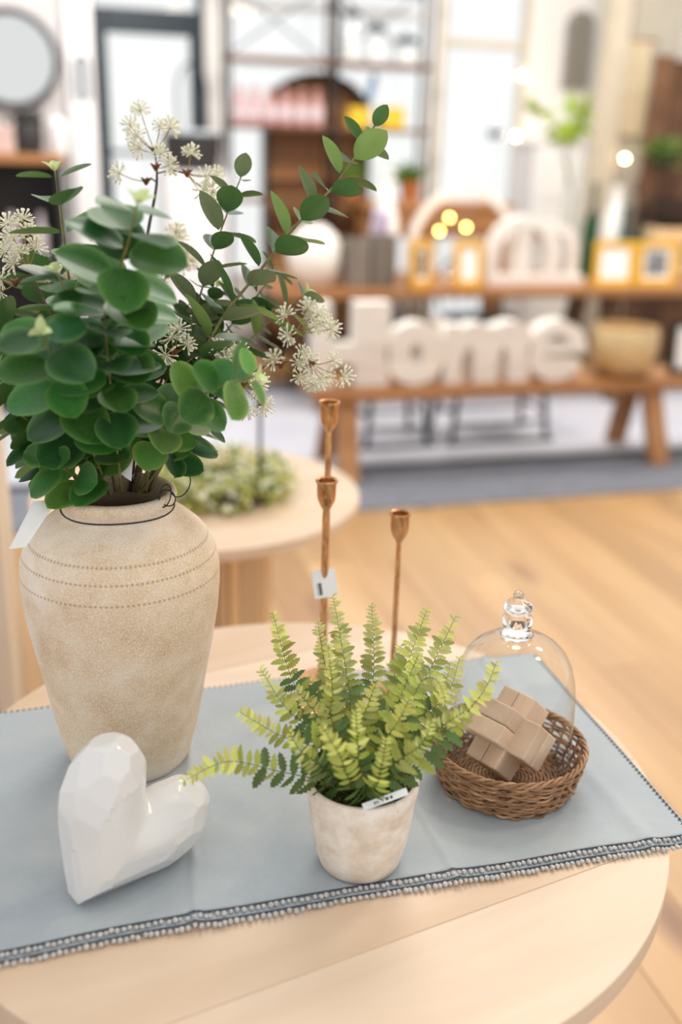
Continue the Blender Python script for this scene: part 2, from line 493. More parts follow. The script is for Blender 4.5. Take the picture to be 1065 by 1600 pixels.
def gz(x, y):
    """height of the cloth over the table top: two pressed folds, creases, sag past the rim"""
    h = 0.0
    xc = .150-.05*(1.36-y)/.48; h += .0035*math.exp(-((x-xc)/.004)**2) + .003*math.exp(-abs(x-xc)/.03)
    xc = .403; h += .0025*math.exp(-((x-xc)/.004)**2) + .002*math.exp(-abs(x-xc)/.025)
    xc = .663-.03*(y-.87); h += .003*math.exp(-((x-xc)/.012)**2)
    h += .0006*(math.sin(31*x+9*y)+math.sin(17*x-23*y+1.3))+.0006
    d = math.hypot(x-TC[0], y-TC[1])-TR
    if d > .004 and x < 0: h -= .9*(d-.004)**1.3
    return h
def runner_sheet(x0, x1, y0, y1, z, th, skew):
    nx, ny = 230, 70; m = MB(); vs = []
    for s_ in (0, 1):
        for j in range(ny+1):
            for i_ in range(nx+1):
                x = x0+(x1-x0)*i_/nx; y = y0+(y1-y0)*j/ny
                xx = x + skew*(y-.87)*(i_/nx)**6 ; yy = y + .0025*math.sin(7*x)+.0015*math.sin(23*x+1)
                vs.append((xx, yy, z+gz(xx, yy)*(1 if s_ else .9)+(th if s_ else 0)))
    n1 = (nx+1)*(ny+1); fs = []
    for j in range(ny):
        for i_ in range(nx):
            a = j*(nx+1)+i_; fs += [(a+n1, a+1+n1, a+nx+2+n1, a+nx+1+n1), (a, a+nx+1, a+nx+2, a+1)]
    for i_ in range(nx):
        a = i_; fs.append((a, a+1, a+1+n1, a+n1)); a = ny*(nx+1)+i_; fs.append((a+1, a, a+n1, a+1+n1))
    for j in range(ny):
        a = j*(nx+1); fs.append((a+nx+1, a, a+n1, a+nx+1+n1)); a += nx; fs.append((a, a+nx+1, a+nx+1+n1, a+n1))
    return m.add(vs, fs)
runner = thing('table_runner', 'blue grey linen table runner with pompom edging laid folded on the round table', 'table runner', (.25, 1.1, ZT))
RX0, RX1 = -.25, .722
part('lower_layer', runner_sheet(RX0, RX1+.006, .868, 1.36, ZT+.0004, .0012, .03), M['linen'], runner, sharp=0)
part('upper_layer', runner_sheet(RX0, RX1, .8815, 1.366, ZT+.0018, .0014, .03), M['linen'], runner, sharp=0)
def fringe(y, x0, x1, z, seed, r0=.0031):
    r = random.Random(seed); m = MB(); st = MB(); x = x0; pts = []
    while x < x1:
        yy = y+.0025*math.sin(7*x)+.0015*math.sin(23*x+1)
        q = (x+r.uniform(-.0008, .0008), yy-.004-r.uniform(0, .0022), z+gz(x, yy)*.6+r.uniform(-.0002, .0012))
        rr = r0*r.uniform(.85, 1.15); m.ball(q, rr, 1, (1, 1.25, .85))
        st.tube([(q[0]+.0006, yy+.0015, z+gz(x, yy)), (q[0], q[1], q[2]-.0004)], .0007, 5)
        pts.append((x, yy+.0004, z+gz(x, yy)+.0002)); x += .0066*r.uniform(.85, 1.2)
    st.tube(pts, .0009, 6)
    return m, st
for nm, y, z, sd in (('pompom_edging', .8815, ZT+.004, 1), ('pompom_edging', .868, ZT+.0028, 2)):
    a, b = fringe(y, RX0+.02, RX1, z, sd)
    part(nm, a, M['pom'], runner, kind='stuff', sharp=0); part('edge_stitching', b, M['stitch'], runner, kind='stuff', sharp=0)
st = MB(); r = random.Random(5)
for j in range(60):                        # blanket stitches along the short right edge
    y = .89+.47*j/60; x = RX1+.03*(y-.87)+.001; z = ZT+.003+gz(x, y)
    st.tube([(x-.003, y, z+.0004), (x+.002, y+.001, z), (x+.0022, y+.006, z-.0006)], .0009, 5)
for j in range(110):                       # knots along the far edge
    x = RX0+.02+(RX1-RX0-.02)*j/110; y = 1.366+.0025*math.sin(7*x)+.0015*math.sin(23*x+1)
    st.tube([(x, y-.001, ZT+.0036+gz(x, y)), (x+.002, y+.004, ZT+.002+gz(x, y))], .0012, 5)
part('edge_stitching', st, M['stitch'], runner, kind='stuff', sharp=0)
ZC = ZT+.0040    # where things stand on the cloth

# ---------------------------------------------------------------- stoneware vase
VB = (.055, 1.215)
vase = thing('stoneware_vase', 'tall speckled beige stoneware vase full of eucalyptus', 'vase', (VB[0], VB[1], ZC))
k = N('speckled_stoneware'); v = k.obj()
fine = k.noise(v, 640, 2, 0.6); mid = k.noise(v, 22, 5, 0.6); big = k.noise(v, 6.5, 4, 0.55, 0.4)
col = k.ramp(mid, [(0.3, S((200, 168, 130))), (0.55, S((216, 190, 158))), (0.75, S((222, 206, 184)))])
spk = k.ramp(fine, [(0.46, (0, 0, 0, 1)), (0.60, (1, 1, 1, 1))])
col = k.mix(k.math('MULTIPLY', spk, 0.55), col, S((240, 232, 220)))
wash = k.ramp(big, [(0.50, (0, 0, 0, 1)), (0.68, (1, 1, 1, 1))])
col = k.mix(k.math('MULTIPLY', wash, 0.7), col, S((236, 228, 220)))
# three rows of pressed dots round the shoulder
sep = k.n('ShaderNodeSeparateXYZ'); k.l(v, sep.inputs[0])
ang = k.math('ARCTAN2', sep.outputs[1], sep.outputs[0])
u = k.math('SUBTRACT', k.math('FRACT', k.math('MULTIPLY', ang, 126/(2*PI))), 0.5)
tot = None
for zr in (.327, .308, .283):
    dz = k.math('MULTIPLY', k.math('SUBTRACT', sep.outputs[2], zr), 1/.0052)
    d = k.math('SQRT', k.math('ADD', k.math('MULTIPLY', u, u), k.math('MULTIPLY', dz, dz)))
    pit = k.math('SMOOTH_MIN', d, 0.42, 0.1)
    tot = pit if tot is None else k.math('MINIMUM', tot, pit)
pitn = k.math('DIVIDE', tot, 0.42)
col = k.mix(k.math('SUBTRACT', 1.0, k.math('MINIMUM', k.math('MULTIPLY_ADD', pitn, 1.0, 0.0), 1.0)), col, S((172, 142, 108)))  # occlusion inside the pits is painted into the colour
k.set(col, 0.75, 0, 0.3)
h = k.math('ADD', k.math('MULTIPLY', fine, 0.35), k.math('MULTIPLY', k.math('MINIMUM', pitn, 1.0), 1.6))
k.bump(h, 0.55, 0.0012)
M['vase'] = k.m
vp = [(0, 0), (.074, 0), (.0795, .004), (.0825, .012), (.0845, .02), (.0925, .051), (.0985, .082), (.1065, .130), (.1160, .180), (.1233, .226), (.1262, .26), (.1266, .28), (.1245, .30), (.1185, .318), (.107, .334), (.0905, .349), (.0765, .3585), (.0700, .3635), (.0685, .367), (.0705, .371), (.0735, .376), (.0742, .381), (.0728, .386), (.068, .3885), (.063, .386), (.0605, .379), (.060, .365), (.068, .35), (.09, .335), (.112, .30), (.112, .24), (.09, .11), (.07, .02), (0, .015)]
mb = MB(); mb.lathe(vp, (VB[0], VB[1], ZC), 128)
part('body', mb, M['vase'], vase, sharp=60)
M['wire'] = plain('thin_black_wire', (34, 32, 30), 0.5, 0.3)
mb = MB(); cz = ZC+.3665
pts = [(VB[0]+.0705*math.cos(a), VB[1]+.0705*math.sin(a), cz-.0012+.001*math.sin(3*a)) for a in [2*PI*i/80 for i in range(80)]]
mb.ring(pts, .0009, 6)
# two loose curls where the ends are tied
kx = (0.1094, 1.1685, 1.1460)
def curl(c, rx, rz, a0, a1, rot, n=26):
    out = []
    for i in range(n+1):
        a = a0+(a1-a0)*i/n; x = rx*math.cos(a); z = rz*math.sin(a)
        out.append((c[0]+x*math.cos(rot)-z*math.sin(rot), c[1]-.004+.003*math.sin(a), c[2]+x*math.sin(rot)+z*math.cos(rot)))
    return out
mb.tube(curl(kx, .007, .014, -2, 4.6, -.25), .0008, 6)
mb.tube(curl((kx[0]+.003, kx[1], kx[2]-.003), .009, .010, .5, 6.9, .6), .0008, 6)
mb.tube(curl((kx[0]+.020, kx[1]+.004, kx[2]+.012), .011, .016, -2.6, 2.9, -.5), .0008, 6)
part('neck_wire', mb, M['wire'], vase, 'thin black wire tied round the neck')
M['card'] = plain('white_card', (250, 250, 250), 0.6, var=0.01)
def quad_card(c, th):
    """thin card through four corners"""
    c = [Vector(p) for p in c]; n = (c[1]-c[0]).cross(c[3]-c[0]).normalized()*th/2
    m = MB(); m.add([p-n for p in c]+[p+n for p in c], [(3,2,1,0), (4,5,6,7), (0,1,5,4), (1,2,6,5), (2,3,7,6), (3,0,4,7)]); return m
M['barcode'] = None
def barmat(name, x0, x1, z0, z1, freq, ink=(30, 30, 34)):
    k = N(name); v = k.obj(); sp = k.n('ShaderNodeSeparateXYZ'); k.l(v, sp.inputs[0])
    wn_ = k.n('ShaderNodeTexWhiteNoise', noise_dimensions='1D')
    k.l(k.math('FLOOR', k.math('MULTIPLY', sp.outputs[0], freq)), wn_.inputs['W'])
    on = k.math('GREATER_THAN', wn_.outputs['Value'], 0.45)
    for ax, a, b in ((0, x0, x1), (1, z0, z1)):
        on = k.math('MULTIPLY', on, k.math('GREATER_THAN', sp.outputs[ax], a)); on = k.math('MULTIPLY', on, k.math('LESS_THAN', sp.outputs[ax], b))
    k.set(k.mix(on, S((240, 240, 242)), S(ink)), 0.55); return k.m
def card_at(name, corners, wd, ht, mat, parent, label, bow=.0):
    """card with its own axes: local x along the long edge; corners = origin, x-end, y-end"""
    o0, ox, oy = [Vector(p) for p in corners]
    ex = (ox-o0).normalized(); ey = (oy-o0); ey = (ey-ex*ey.dot(ex)).normalized(); ez = ex.cross(ey)
    m = MB(); n = 8; vs = []
    for s_ in (0, .0004):
        for i_ in range(n+1):
            t = i_/n; zz = bow*4*t*(1-t)
            vs += [(wd*t, 0, zz+s_), (wd*t, ht, zz+s_)]
    q = 2*(n+1); fs = []
    for i_ in range(n):
        a = 2*i_; fs += [(a, a+1, a+3, a+2), (a+q, a+2+q, a+3+q, a+1+q), (a, a+2, a+2+q, a+q), (a+1, a+1+q, a+3+q, a+3)]
    fs += [(0, q, q+1, 1), (2*n, 2*n+1, 2*n+1+q, 2*n+q)]
    m.add(vs, fs)
    o = link(name, m.mesh(name, mat, (0, 0, 0), True, 40), o0, parent)
    o.rotation_euler = Matrix((ex, ey, ez)).transposed().to_euler()
    return props(o, label)
# long swing tag hanging over the left shoulder: a kite-cut strip
pa, pb, pc, pd, pe = (-0.0455, 1.1869, 1.1417), (-0.0211, 1.1954, 1.1388), (-0.0238, 1.1883, 1.1324), (-0.0571, 1.1512, 1.0970), (-0.0753, 1.1410, 1.1001)
mb = MB(); q = [Vector(p) for p in (pa, pb, pc, pd, pe)]
nn = (q[1]-q[0]).cross(q[4]-q[0]).normalized()*.0003
mb.add([p-nn for p in q]+[p+nn for p in q], [(4,3,2,1,0), (5,6,7,8,9)]+[(i_, (i_+1) % 5, (i_+1) % 5+5, i_+5) for i_ in range(5)])
part('swing_tag', mb, M['card'], vase, 'white paper swing tag tied to the neck', smooth=False)
mb = MB(); mb.tube(spline([pb, (-0.0193, 1.2137, 1.1299), (-0.0167, 1.2210, 1.1220)], 6), .0007, 5); part('tag_string', mb, M['wire'], vase)

# ---------------------------------------------------------------- faceted heart
def heart_mesh():
    T = np.linspace(0, 2*PI, 361)[:-1]
    hx = 16.2*np.sign(np.sin(T))*np.abs(np.sin(T))**2.1; hy = 13*np.cos(T)-5*np.cos(2*T)-2*np.cos(3*T)-np.cos(4*T)
    P2 = np.stack([hx, hy], 1)
    # arc length resample
    seg = np.linalg.norm(np.roll(P2, -1, 0)-P2, axis=1); s = np.concatenate([[0], np.cumsum(seg)])
    Pc = np.vstack([P2, P2[:1]]); nb = 220
    u = np.linspace(0, s[-1], nb+1)[:-1]
    B = np.stack([np.interp(u, s, Pc[:, 0]), np.interp(u, s, Pc[:, 1])], 1)
    c0 = np.array([0, 2.0]); nr = 36
    rr = np.sin(np.linspace(0, PI/2, nr+1))[1:]
    pts = np.concatenate([c0[None]] + [c0+r*(B-c0) for r in rr])
    d = np.min(np.linalg.norm(pts[:, None, :]-P2[None, ::2, :], axis=2), axis=1)
    D = 9.5; q = np.clip(d/D, 0, 1)
    th = 6.6*np.sqrt(np.maximum(1-(1-q)**2, 0))
    th[-nb:] = 0
    # crease running down from the notch between the lobes
    cre = np.exp(-(pts[:, 0]/2.6)**2)*np.clip((pts[:, 1]+4)/9, 0, 1)
    th *= 1-.22*cre
    return pts, th, nb, nr
hp, hth, nb, nr = heart_mesh()
front = np.column_stack([hp, hth]); back = np.column_stack([hp, -hth])
n1 = len(hp)
fs = []
for k_ in range(nb):
    k2 = (k_+1) % nb; fs.append((0, 1+k_, 1+k2))
    for r_ in range(nr-1):
        a = 1+r_*nb; fs.append((a+k_, a+nb+k_, a+nb+k2, a+k2))
allv = np.vstack([front, back[:-nb]])
def bi(i_): return i_ if i_ >= n1-nb else n1+i_
fs2 = [tuple(reversed([bi(j) for j in f])) for f in fs]
tm = bpy.data.meshes.new('tmp'); tm.from_pydata(allv.tolist(), [], fs+fs2); tm.update()
bm = bmesh.new(); bm.from_mesh(tm); bmesh.ops.recalc_face_normals(bm, faces=bm.faces)
for _ in range(9): bmesh.ops.smooth_vert(bm, verts=bm.verts, factor=0.4, use_axis_x=True, use_axis_y=True, use_axis_z=True)
bm.normal_update()
V = np.array([v.co for v in bm.verts]); Nn = np.array([v.normal for v in bm.verts])
F_ = [tuple(v.index for v in f.verts) for f in bm.faces]; bm.free(); bpy.data.meshes.remove(tm)
rs = np.random.RandomState(4)
seeds = []; mind = 4.0
for idx in rs.permutation(len(V)):
    if all(np.linalg.norm(V[idx]-V[j]) > mind for j in seeds): seeds.append(idx)
SP, SN = V[seeds], Nn[seeds]
outv = V.copy()
for i_ in range(len(V)):
    den = SN @ Nn[i_]; dist = np.linalg.norm(SP-V[i_], axis=1)
    ok = (den > .62) & (dist < 8.5)
    if ok.any():
        t = ((SP[ok]-V[i_])*SN[ok]).sum(1)/den[ok]
        outv[i_] = V[i_]+Nn[i_]*np.clip(t.min(), 0.0, 0.5)*min(1.0, max(0.0, (np.linalg.norm(V[i_]-np.array([0, 5.0, 0]))-4.5)/3.5))
sc = .0061
# stand it on the straight edge of one side: axis tipped over by 45 degrees
ta = math.radians(-47)
hx = outv[:, 0]*math.cos(ta)-outv[:, 1]*math.sin(ta); hz = outv[:, 0]*math.sin(ta)+outv[:, 1]*math.cos(ta)
hy = outv[:, 2]
hx, hy, hz = hx*sc, hy*sc, hz*sc
hz -= hz.min()
M['ceramic'] = N('white_glazed_ceramic').set(S((216, 215, 214)), 0.2, 0, 0.5, Coat_Weight=0.4, Coat_Roughness=0.05)
hd = math.radians(26); lean = math.radians(-6)
tipx = hx[np.argmin(hx+hz)]
hv = []
for x, y, z in zip(hx-hx.min(), hy, hz):
    y, z = y*math.cos(lean)-z*math.sin(lean), y*math.sin(lean)+z*math.cos(lean)
    hv.append((x*math.cos(hd)-y*math.sin(hd), x*math.sin(hd)+y*math.cos(hd), z))
HO = Vector((-.029, .927, ZC))
zmin = min(v_[2] for v_ in hv)
mb = MB(); mb.add([Vector((a, b, c-zmin))+HO for a, b, c in hv], F_)
single('ceramic_heart', mb, M['ceramic'], 'white glossy faceted ceramic heart standing in front of the tall vase', 'ornament', HO, sharp=6)

# ---------------------------------------------------------------- leaves
def leaf_mesh(name, L, Wd, mat, a=1.0, b=.75, cup=.25, curl=.12, n=8, serr=0, cols=4, bend=0.0):
    """blade from (0,0) along +y; 'rim' and 'mid' attributes mark edge and midrib"""
    vs = []; fs = []; rim = []; mid = []
    for i_ in range(n+1):
        t = i_/n; wd = Wd/2*(math.sin(PI*min(max(t, .0), 1)**a)**b if 0 < t < 1 else 0.02)
        if serr and 0 < t < 1: wd *= (1.0 if i_ % 2 else 1-serr)
        for j in range(cols+1):
            x = (j/cols*2-1)
            vs.append((x*wd+bend*L*t*t, L*t, cup*abs(x)**1.5*wd - curl*L*t*t - (0.10*wd if abs(x) < .01 else 0)))
            rim.append(max(abs(x), 1-min(t, 1-t)*6 if min(t, 1-t) < .16 else 0)); mid.append(1.0 if abs(x) < .01 else 0.0)
    for i_ in range(n):
        for j in range(cols):
            q = i_*(cols+1)+j; fs.append((q, q+1, q+cols+2, q+cols+1))
    me = bpy.data.meshes.new(name); me.from_pydata(vs, [], fs); me.materials.append(mat)
    for nm, dat in (('rim', rim), ('mid', mid)):
        at = me.attributes.new(nm, 'FLOAT', 'POINT'); at.data.foreach_set('value', dat)
    me.polygons.foreach_set('use_smooth', [True]*len(fs)); return me
def frame_mat(loc, d, nrm, s=1.0):
    d = d.normalized(); nrm = (nrm-d*nrm.dot(d)).normalized(); x = d.cross(nrm)
    m = Matrix((x*s, d*s, nrm*s)).transposed().to_4x4(); m.translation = loc; return m

M['fern_young'] = leafmat('fern_leaf_young', (198, 200, 98), (216, 216, 124), (206, 208, 134), 0.5, .35)
M['fern_mid'] = leafmat('fern_leaf_mid', (144, 154, 62), (176, 182, 86), (166, 172, 98), 0.5, .3)
M['fern_old'] = leafmat('fern_leaf_old', (62, 92, 42), (98, 122, 58), (116, 134, 76), 0.5, .25)
M['fern_stem'] = plain('fern_stem', (96, 108, 44), 0.5)

# ---------------------------------------------------------------- potted fern
FB = Vector((.302, .931, ZC))
fern = thing('potted_fern', 'yellow green potted fern in a rough whitewashed clay pot', 'plant', FB)
k = N('whitewashed_clay'); v = k.obj()
n1_ = k.noise(v, 38, 5, 0.65); n2_ = k.noise(v, 190, 3, 0.6); n3_ = k.noise(k.obj((1, 1, 2.5)), 16, 4)
col = k.ramp(n1_, [(0.34, S((208, 194, 176))), (0.5, S((222, 210, 196))), (0.7, S((234, 228, 220)))])
col = k.mix(k.ramp(n3_, [(0.58, (0, 0, 0, 1)), (0.72, (.5, .5, .5, 1))]), col, S((186, 164, 136)))
k.set(col, 0.85, 0, 0.25); k.bump(k.math('ADD', n1_, k.math('MULTIPLY', n2_, .7)), 0.5, 0.002); M['clay'] = k.m
mb = MB(); mb.lathe([(0, 0), (.044, 0), (.0475, .003), (.0505, .012), (.0548, .03), (.0588, .055), (.0618, .082), (.0628, .092), (.0642, .096), (.0655, .104), (.0655, .113), (.0638, .1165), (.0608, .117), (.0585, .114), (.0575, .105), (.056, .088), (0, .088)], FB, 72)
part('pot', mb, M['clay'], fern, sharp=50)
k = N('moss'); v = k.obj(); k.set(k.ramp(k.noise(v, 150, 3), [(.35, S((34, 32, 14))), (.6, S((84, 82, 34))), (.75, S((126, 116, 58)))]), 0.9, 0, 0.2); k.bump(k.noise(v, 220, 3), 1, .006); M['moss'] = k.m
mb = MB(); mb.lathe([(.0572, .090), (.05, .0975), (.03, .102), (0, .103)], FB, 40); rr = random.Random(8)
for _ in range(420):
    a = rr.uniform(0, 2*PI); q = .055*math.sqrt(rr.random()); c = FB+Vector((q*math.cos(a), q*math.sin(a), .099+rr.uniform(-.002, .003)))
    p2 = c+Vector((rr.uniform(-.006, .006), rr.uniform(-.006, .006), rr.uniform(.000, .006))); p3 = p2+Vector((rr.uniform(-.006, .006), rr.uniform(-.006, .006), rr.uniform(-.005, .002)))
    mb.tube([c, p2, p3], .0004, 3, False)
part('moss', mb, M['moss'], fern, kind='stuff')

FL = {}
for nm in ('fern_young', 'fern_mid', 'fern_old'):
    for side in (-1, 1): FL[nm, side] = leaf_mesh('leaflet', 1.0, .54, M[nm], .80, .6, .28, .30, 11, .36, 2, bend=.20*side)
CROWN = FB+Vector((0, 0, .103))
VIEW = Vector((-.25, -.8, .45)).normalized()
nleaf = [0]
def frond(pts, seed, maxl=.020, sep=.0088, face=None, bare=.16):
    r = random.Random(seed)
    maxl *= 1.0; base = CROWN+Vector((r.uniform(-.016, .016), r.uniform(-.014, .014), -.012))
    sp = spline([base]+[Vector(p) for p in pts], 60)
    q, L = arc_resample(sp, max(8, int(64)))
    m = MB(); m.tube(q[:-1], [.0009*(1-.66*i_/len(q)) for i_ in range(len(q)-1)], 5)
    fo = link('frond', m.mesh('frond', M['fern_stem'], base, True, 0), base, fern)
    joined = {}; up0 = face if face is not None else VIEW
    ts = []; t = bare; k_ = sep/.0088/L
    while t < .985:
        ts.append(t); u = (t-bare)/(1-bare); t += k_*(.0160-.0112*min(1, u*1.2))
    for t in ts:
        u = (t-bare)/(1-bare)
        x = t*64; j = min(int(x), 63); p = q[j].lerp(q[j+1], x-j); tg = (q[min(j+2, 64)]-q[max(j-1, 0)]).normalized()
        nrm = (up0-tg*up0.dot(tg)).normalized(); sd = tg.cross(nrm)
        sz = maxl*1.10*(1.0 if u < .42 else 1.0-(u-.42)/.58*.72)*r.uniform(.78, 1.22)*(1.12 if u < .4 else 1)
        shade = 'fern_old' if u+r.uniform(-.16, .16) < .44 else ('fern_mid' if u+r.uniform(-.14, .14) < .72 else 'fern_young')
        for side in (-1, 1):
            d = sd*side*(.92-.1*u)+tg*(.38+.2*u+r.uniform(-.12, .12))+nrm*r.uniform(-.40, .45)
            nn = nrm+sd*side*r.uniform(-.7, .75)+tg*r.uniform(-.6, .5)
            mt = frame_mat(p+tg*side*.0018, d, nn, sz*r.uniform(.85, 1.15))
            me = FL[shade, side]
            if nleaf[0] < 300:
                o = bpy.data.objects.new('leaflet', me); C.objects.link(o); o.parent = fo
                mt.translation = p-base; o.matrix_local = mt; nleaf[0] += 1
            else: joined.setdefault(shade, MB()).add([mt @ vv.co for vv in me.vertices], [tuple(f.vertices) for f in me.polygons])
    for sh, jm in joined.items():
        me = jm.mesh('leaflets', M[sh], base, True, 0); o = link('leaflets', me, base, fo); o['kind'] = 'stuff'
frond([(0.2509, 0.9147, 0.8810), (0.1962, 0.9167, 0.9035), (0.1444, 0.9257, 0.9171), (0.0925, 0.9144, 0.9067)], 4)
frond([(0.2657, 0.9302, 0.9040), (0.2092, 0.9446, 0.9284), (0.1611, 0.9590, 0.9594)], 3)
frond([(0.3138, 0.8877, 0.8868), (0.3793, 0.8887, 0.9388), (0.4326, 0.9086, 0.9734), (0.4576, 0.9257, 1.0081)], 13, .021)
frond([(0.2951, 0.8654, 0.9012), (0.2984, 0.8554, 0.9358), (0.3057, 0.8642, 0.9648)], 14, .017, .0075)
frond([(0.2719, 0.8730, 0.9038), (0.2534, 0.8625, 0.9499), (0.2326, 0.8717, 0.9877)], 15, .016, .0072)
frond([(0.2742, 0.9624, 0.9078), (0.2391, 1.0116, 0.9525), (0.2224, 1.0667, 1.0271)], 1)
frond([(0.2725, 0.9424, 0.9121), (0.2253, 0.9671, 0.9417), (0.1928, 0.9951, 0.9909)], 2)
frond([(0.2948, 0.9594, 0.9154), (0.2982, 0.9834, 0.9523), (0.2970, 1.0278, 1.0100)], 7, .022)
frond([(0.3288, 0.9384, 0.9150), (0.3627, 0.9736, 0.9753), (0.4006, 1.0092, 1.0395)], 10, .021)
frond([(0.2657, 0.9341, 0.9435), (0.2626, 0.9295, 0.9875), (0.2614, 0.9489, 1.0379)], 19, .016, .0075)
frond([(0.3341, 0.9101, 0.9320), (0.3654, 0.9310, 0.9817), (0.3779, 0.9113, 0.9977), (0.3835, 0.8901, 0.9751)], 17, .018, .0078)
frond([(0.3454, 0.9517, 0.9043), (0.3986, 0.9834, 0.9699), (0.4413, 1.0141, 1.0246)], 11, .021)
frond([(0.2947, 1.0244, 0.9116), (0.2874, 1.0523, 0.9505), (0.2836, 1.0835, 1.0008)], 5, .018)
frond([(0.3061, 1.0212, 0.9119), (0.3127, 1.0751, 0.9715), (0.3115, 1.1155, 1.0187)], 6)
frond([(0.3375, 1.0279, 0.8947), (0.3565, 1.0700, 0.9327), (0.3645, 1.1162, 1.0024)], 8)
frond([(0.3363, 0.9983, 0.9035), (0.3650, 1.0225, 0.9305), (0.3869, 1.0538, 0.9714)], 9, .019)
frond([(0.3507, 0.9350, 0.9226), (0.4029, 0.9428, 0.9534), (0.4279, 0.9631, 0.9969)], 12, .018)
frond([(0.3470, 0.9014, 0.9188), (0.3800, 0.8923, 0.9489), (0.4036, 0.8831, 0.9717)], 20, .019)
frond([(0.2802, 0.8793, 0.9268), (0.2755, 0.8726, 0.9639), (0.2761, 0.8826, 0.9908)], 16, .018, .0078)
frond([(0.2443, 0.9057, 0.9108), (0.2186, 0.8911, 0.9406), (0.2050, 0.8944, 0.9683)], 18, .017)
frond([(0.3233, 0.8763, 0.9222), (0.3420, 0.8518, 0.9594), (0.3543, 0.8581, 0.9853)], 21, .018)
frond([(0.3264, 0.9327, 0.9274), (0.3395, 0.9304, 0.9606), (0.3744, 0.9599, 1.0064)], 22, .020)
frond([(0.2951, 0.9298, 0.9252), (0.3080, 0.9391, 0.9597), (0.3204, 0.9460, 0.9873)], 23, .021)
frond([(0.2701, 0.9341, 0.9177), (0.2502, 0.9615, 0.9459), (0.2307, 0.9760, 0.9693)], 24, .020)
frond([(0.3096, 0.9029, 0.9235), (0.3261, 0.8904, 0.9617), (0.3415, 0.8961, 0.9884)], 25, .021)
frond([(0.2693, 0.8912, 0.9207), (0.2548, 0.8937, 0.9456), (0.2407, 0.8822, 0.9629)], 26, .018)
frond([(0.3034, 0.9570, 0.9157), (0.2950, 0.9826, 0.9186), (0.2564, 1.0186, 0.9551)], 27, .019)
frond([(0.3666, 0.9548, 0.8993), (0.4136, 0.9789, 0.9400), (0.4344, 1.0053, 0.9670)], 28, .019)
# price strip stuck in the moss
card_at('price_strip', ((0.2844, 0.8750, 0.8746), (0.3296, 0.8685, 0.8917), (0.2847, 0.8680, 0.8712)), .052, .0085, barmat('price_strip_print', .013, .036, .0028, .0062, 1100), fern, 'white barcode strip tucked inside the rim')

# ---------------------------------------------------------------- wicker basket tray
BB = Vector((.540, 1.040, ZC))
basket = thing('wicker_basket', 'round low brown wicker basket under the glass dome', 'basket', BB)
k = N('wicker'); v = k.obj((1, 1, 1), rand=True); k.set(k.ramp(k.noise(v, 30, 4), [(.3, S((104, 74, 52))), (.55, S((164, 126, 92))), (.75, S((206, 172, 134)))]), .6, 0, .35); k.bump(k.noise(v, 300, 2), .3, .001); M['wicker'] = k.m
rr = random.Random(11); ns = 34
for lv in range(16):
    z = .003+.0035*lv; R0 = .087+.0135*min(1, z/.05)
    pts = []; ph = (lv % 2)*PI
    nseg = ns*6
    for i_ in range(nseg):
        a = 2*PI*i_/nseg; R1 = R0+.0026*math.cos(a*ns/2+ph)+.0006*math.sin(3*a+lv); zz = z+.0016*math.sin(5*a+lv*1.7)+.0006*math.sin(11*a+lv)
        pts.append((BB.x+R1*math.cos(a), BB.y+R1*math.sin(a), BB.z+zz))
    m = MB(); m.ring(pts, rr.uniform(.0014, .0022), 6); part('woven_rod', m, M['wicker'], basket, sharp=0)
for lv in range(3):                       # twisted rim
    pts = []
    for i_ in range(200):
        a = 2*PI*i_/200; t = a*16+lv*2*PI/3
        R1 = .1008+.0026*math.cos(t); pts.append((BB.x+R1*math.cos(a), BB.y+R1*math.sin(a), BB.z+.0590+.0024*math.sin(t)))
    m = MB(); m.ring(pts, .0021, 6); part('rim_rod', m, M['wicker'], basket, sharp=0)
m = MB()
for i_ in range(ns):
    a = 2*PI*(i_+.25)/ns; m.tube([(BB.x+.084*math.cos(a), BB.y+.084*math.sin(a), BB.z+.002), (BB.x+.0995*math.cos(a), BB.y+.0995*math.sin(a), BB.z+.058)], .0016, 5)
a0 = -1.15
m.tube([(BB.x+.1035*math.cos(a0-.02), BB.y+.1035*math.sin(a0-.02), BB.z+.045), (BB.x+.1015*math.cos(a0+.16), BB.y+.1015*math.sin(a0+.16), BB.z+.026)], .0020, 5)
part('stakes', m, M['wicker'], basket, kind='stuff', sharp=0)
m = MB()
for lv in range(17):
    R1 = .004+.0050*lv
    m.ring([(BB.x+R1*math.cos(a), BB.y+R1*math.sin(a), BB.z+.004+.0012*math.cos(a*16+lv*PI)) for a in [2*PI*i_/96 for i_ in range(96)]], .0024, 5)
part('woven_floor', m, M['wicker'], basket, kind='stuff', sharp=0)

# ---------------------------------------------------------------- glass dome
CB = Vector((.5495, 1.043, ZC+.0085)); tilt = math.radians(-2.7)
ax = Vector((math.cos(math.radians(16)), -math.sin(math.radians(16)), 0))
TM = Matrix.Translation(CB) @ Matrix.Rotation(tilt, 4, Vector((ax.y, -ax.x, 0)).cross(Vector((0, 0, 1))) if False else Vector((math.sin(math.radians(16)), math.cos(math.radians(16)), 0))) @ Matrix.Translation(-CB)
dome = thing('glass_dome', 'clear glass dome with a turned knob standing in the wicker basket', 'cloche', CB)
M['glass'] = glass('dome_glass', (.985, .99, .985, 1), .015, 1.5); M['knobglass'] = solid_glass('knob_glass')
mb = MB(); dp = [(.0765, 0), (.0770, .02), (.0785, .06), (.0792, .10), (.0790, .13), (.0770, .152), (.0725, .172), (.0650, .189), (.0540, .202), (.0410, .211), (.0280, .216), (.0160, .218)]
dp = [(a, b*.938) for a, b in dp]; mb.lathe(dp, CB, 96, TM); part('bell', mb, M['glass'], dome, sharp=0)
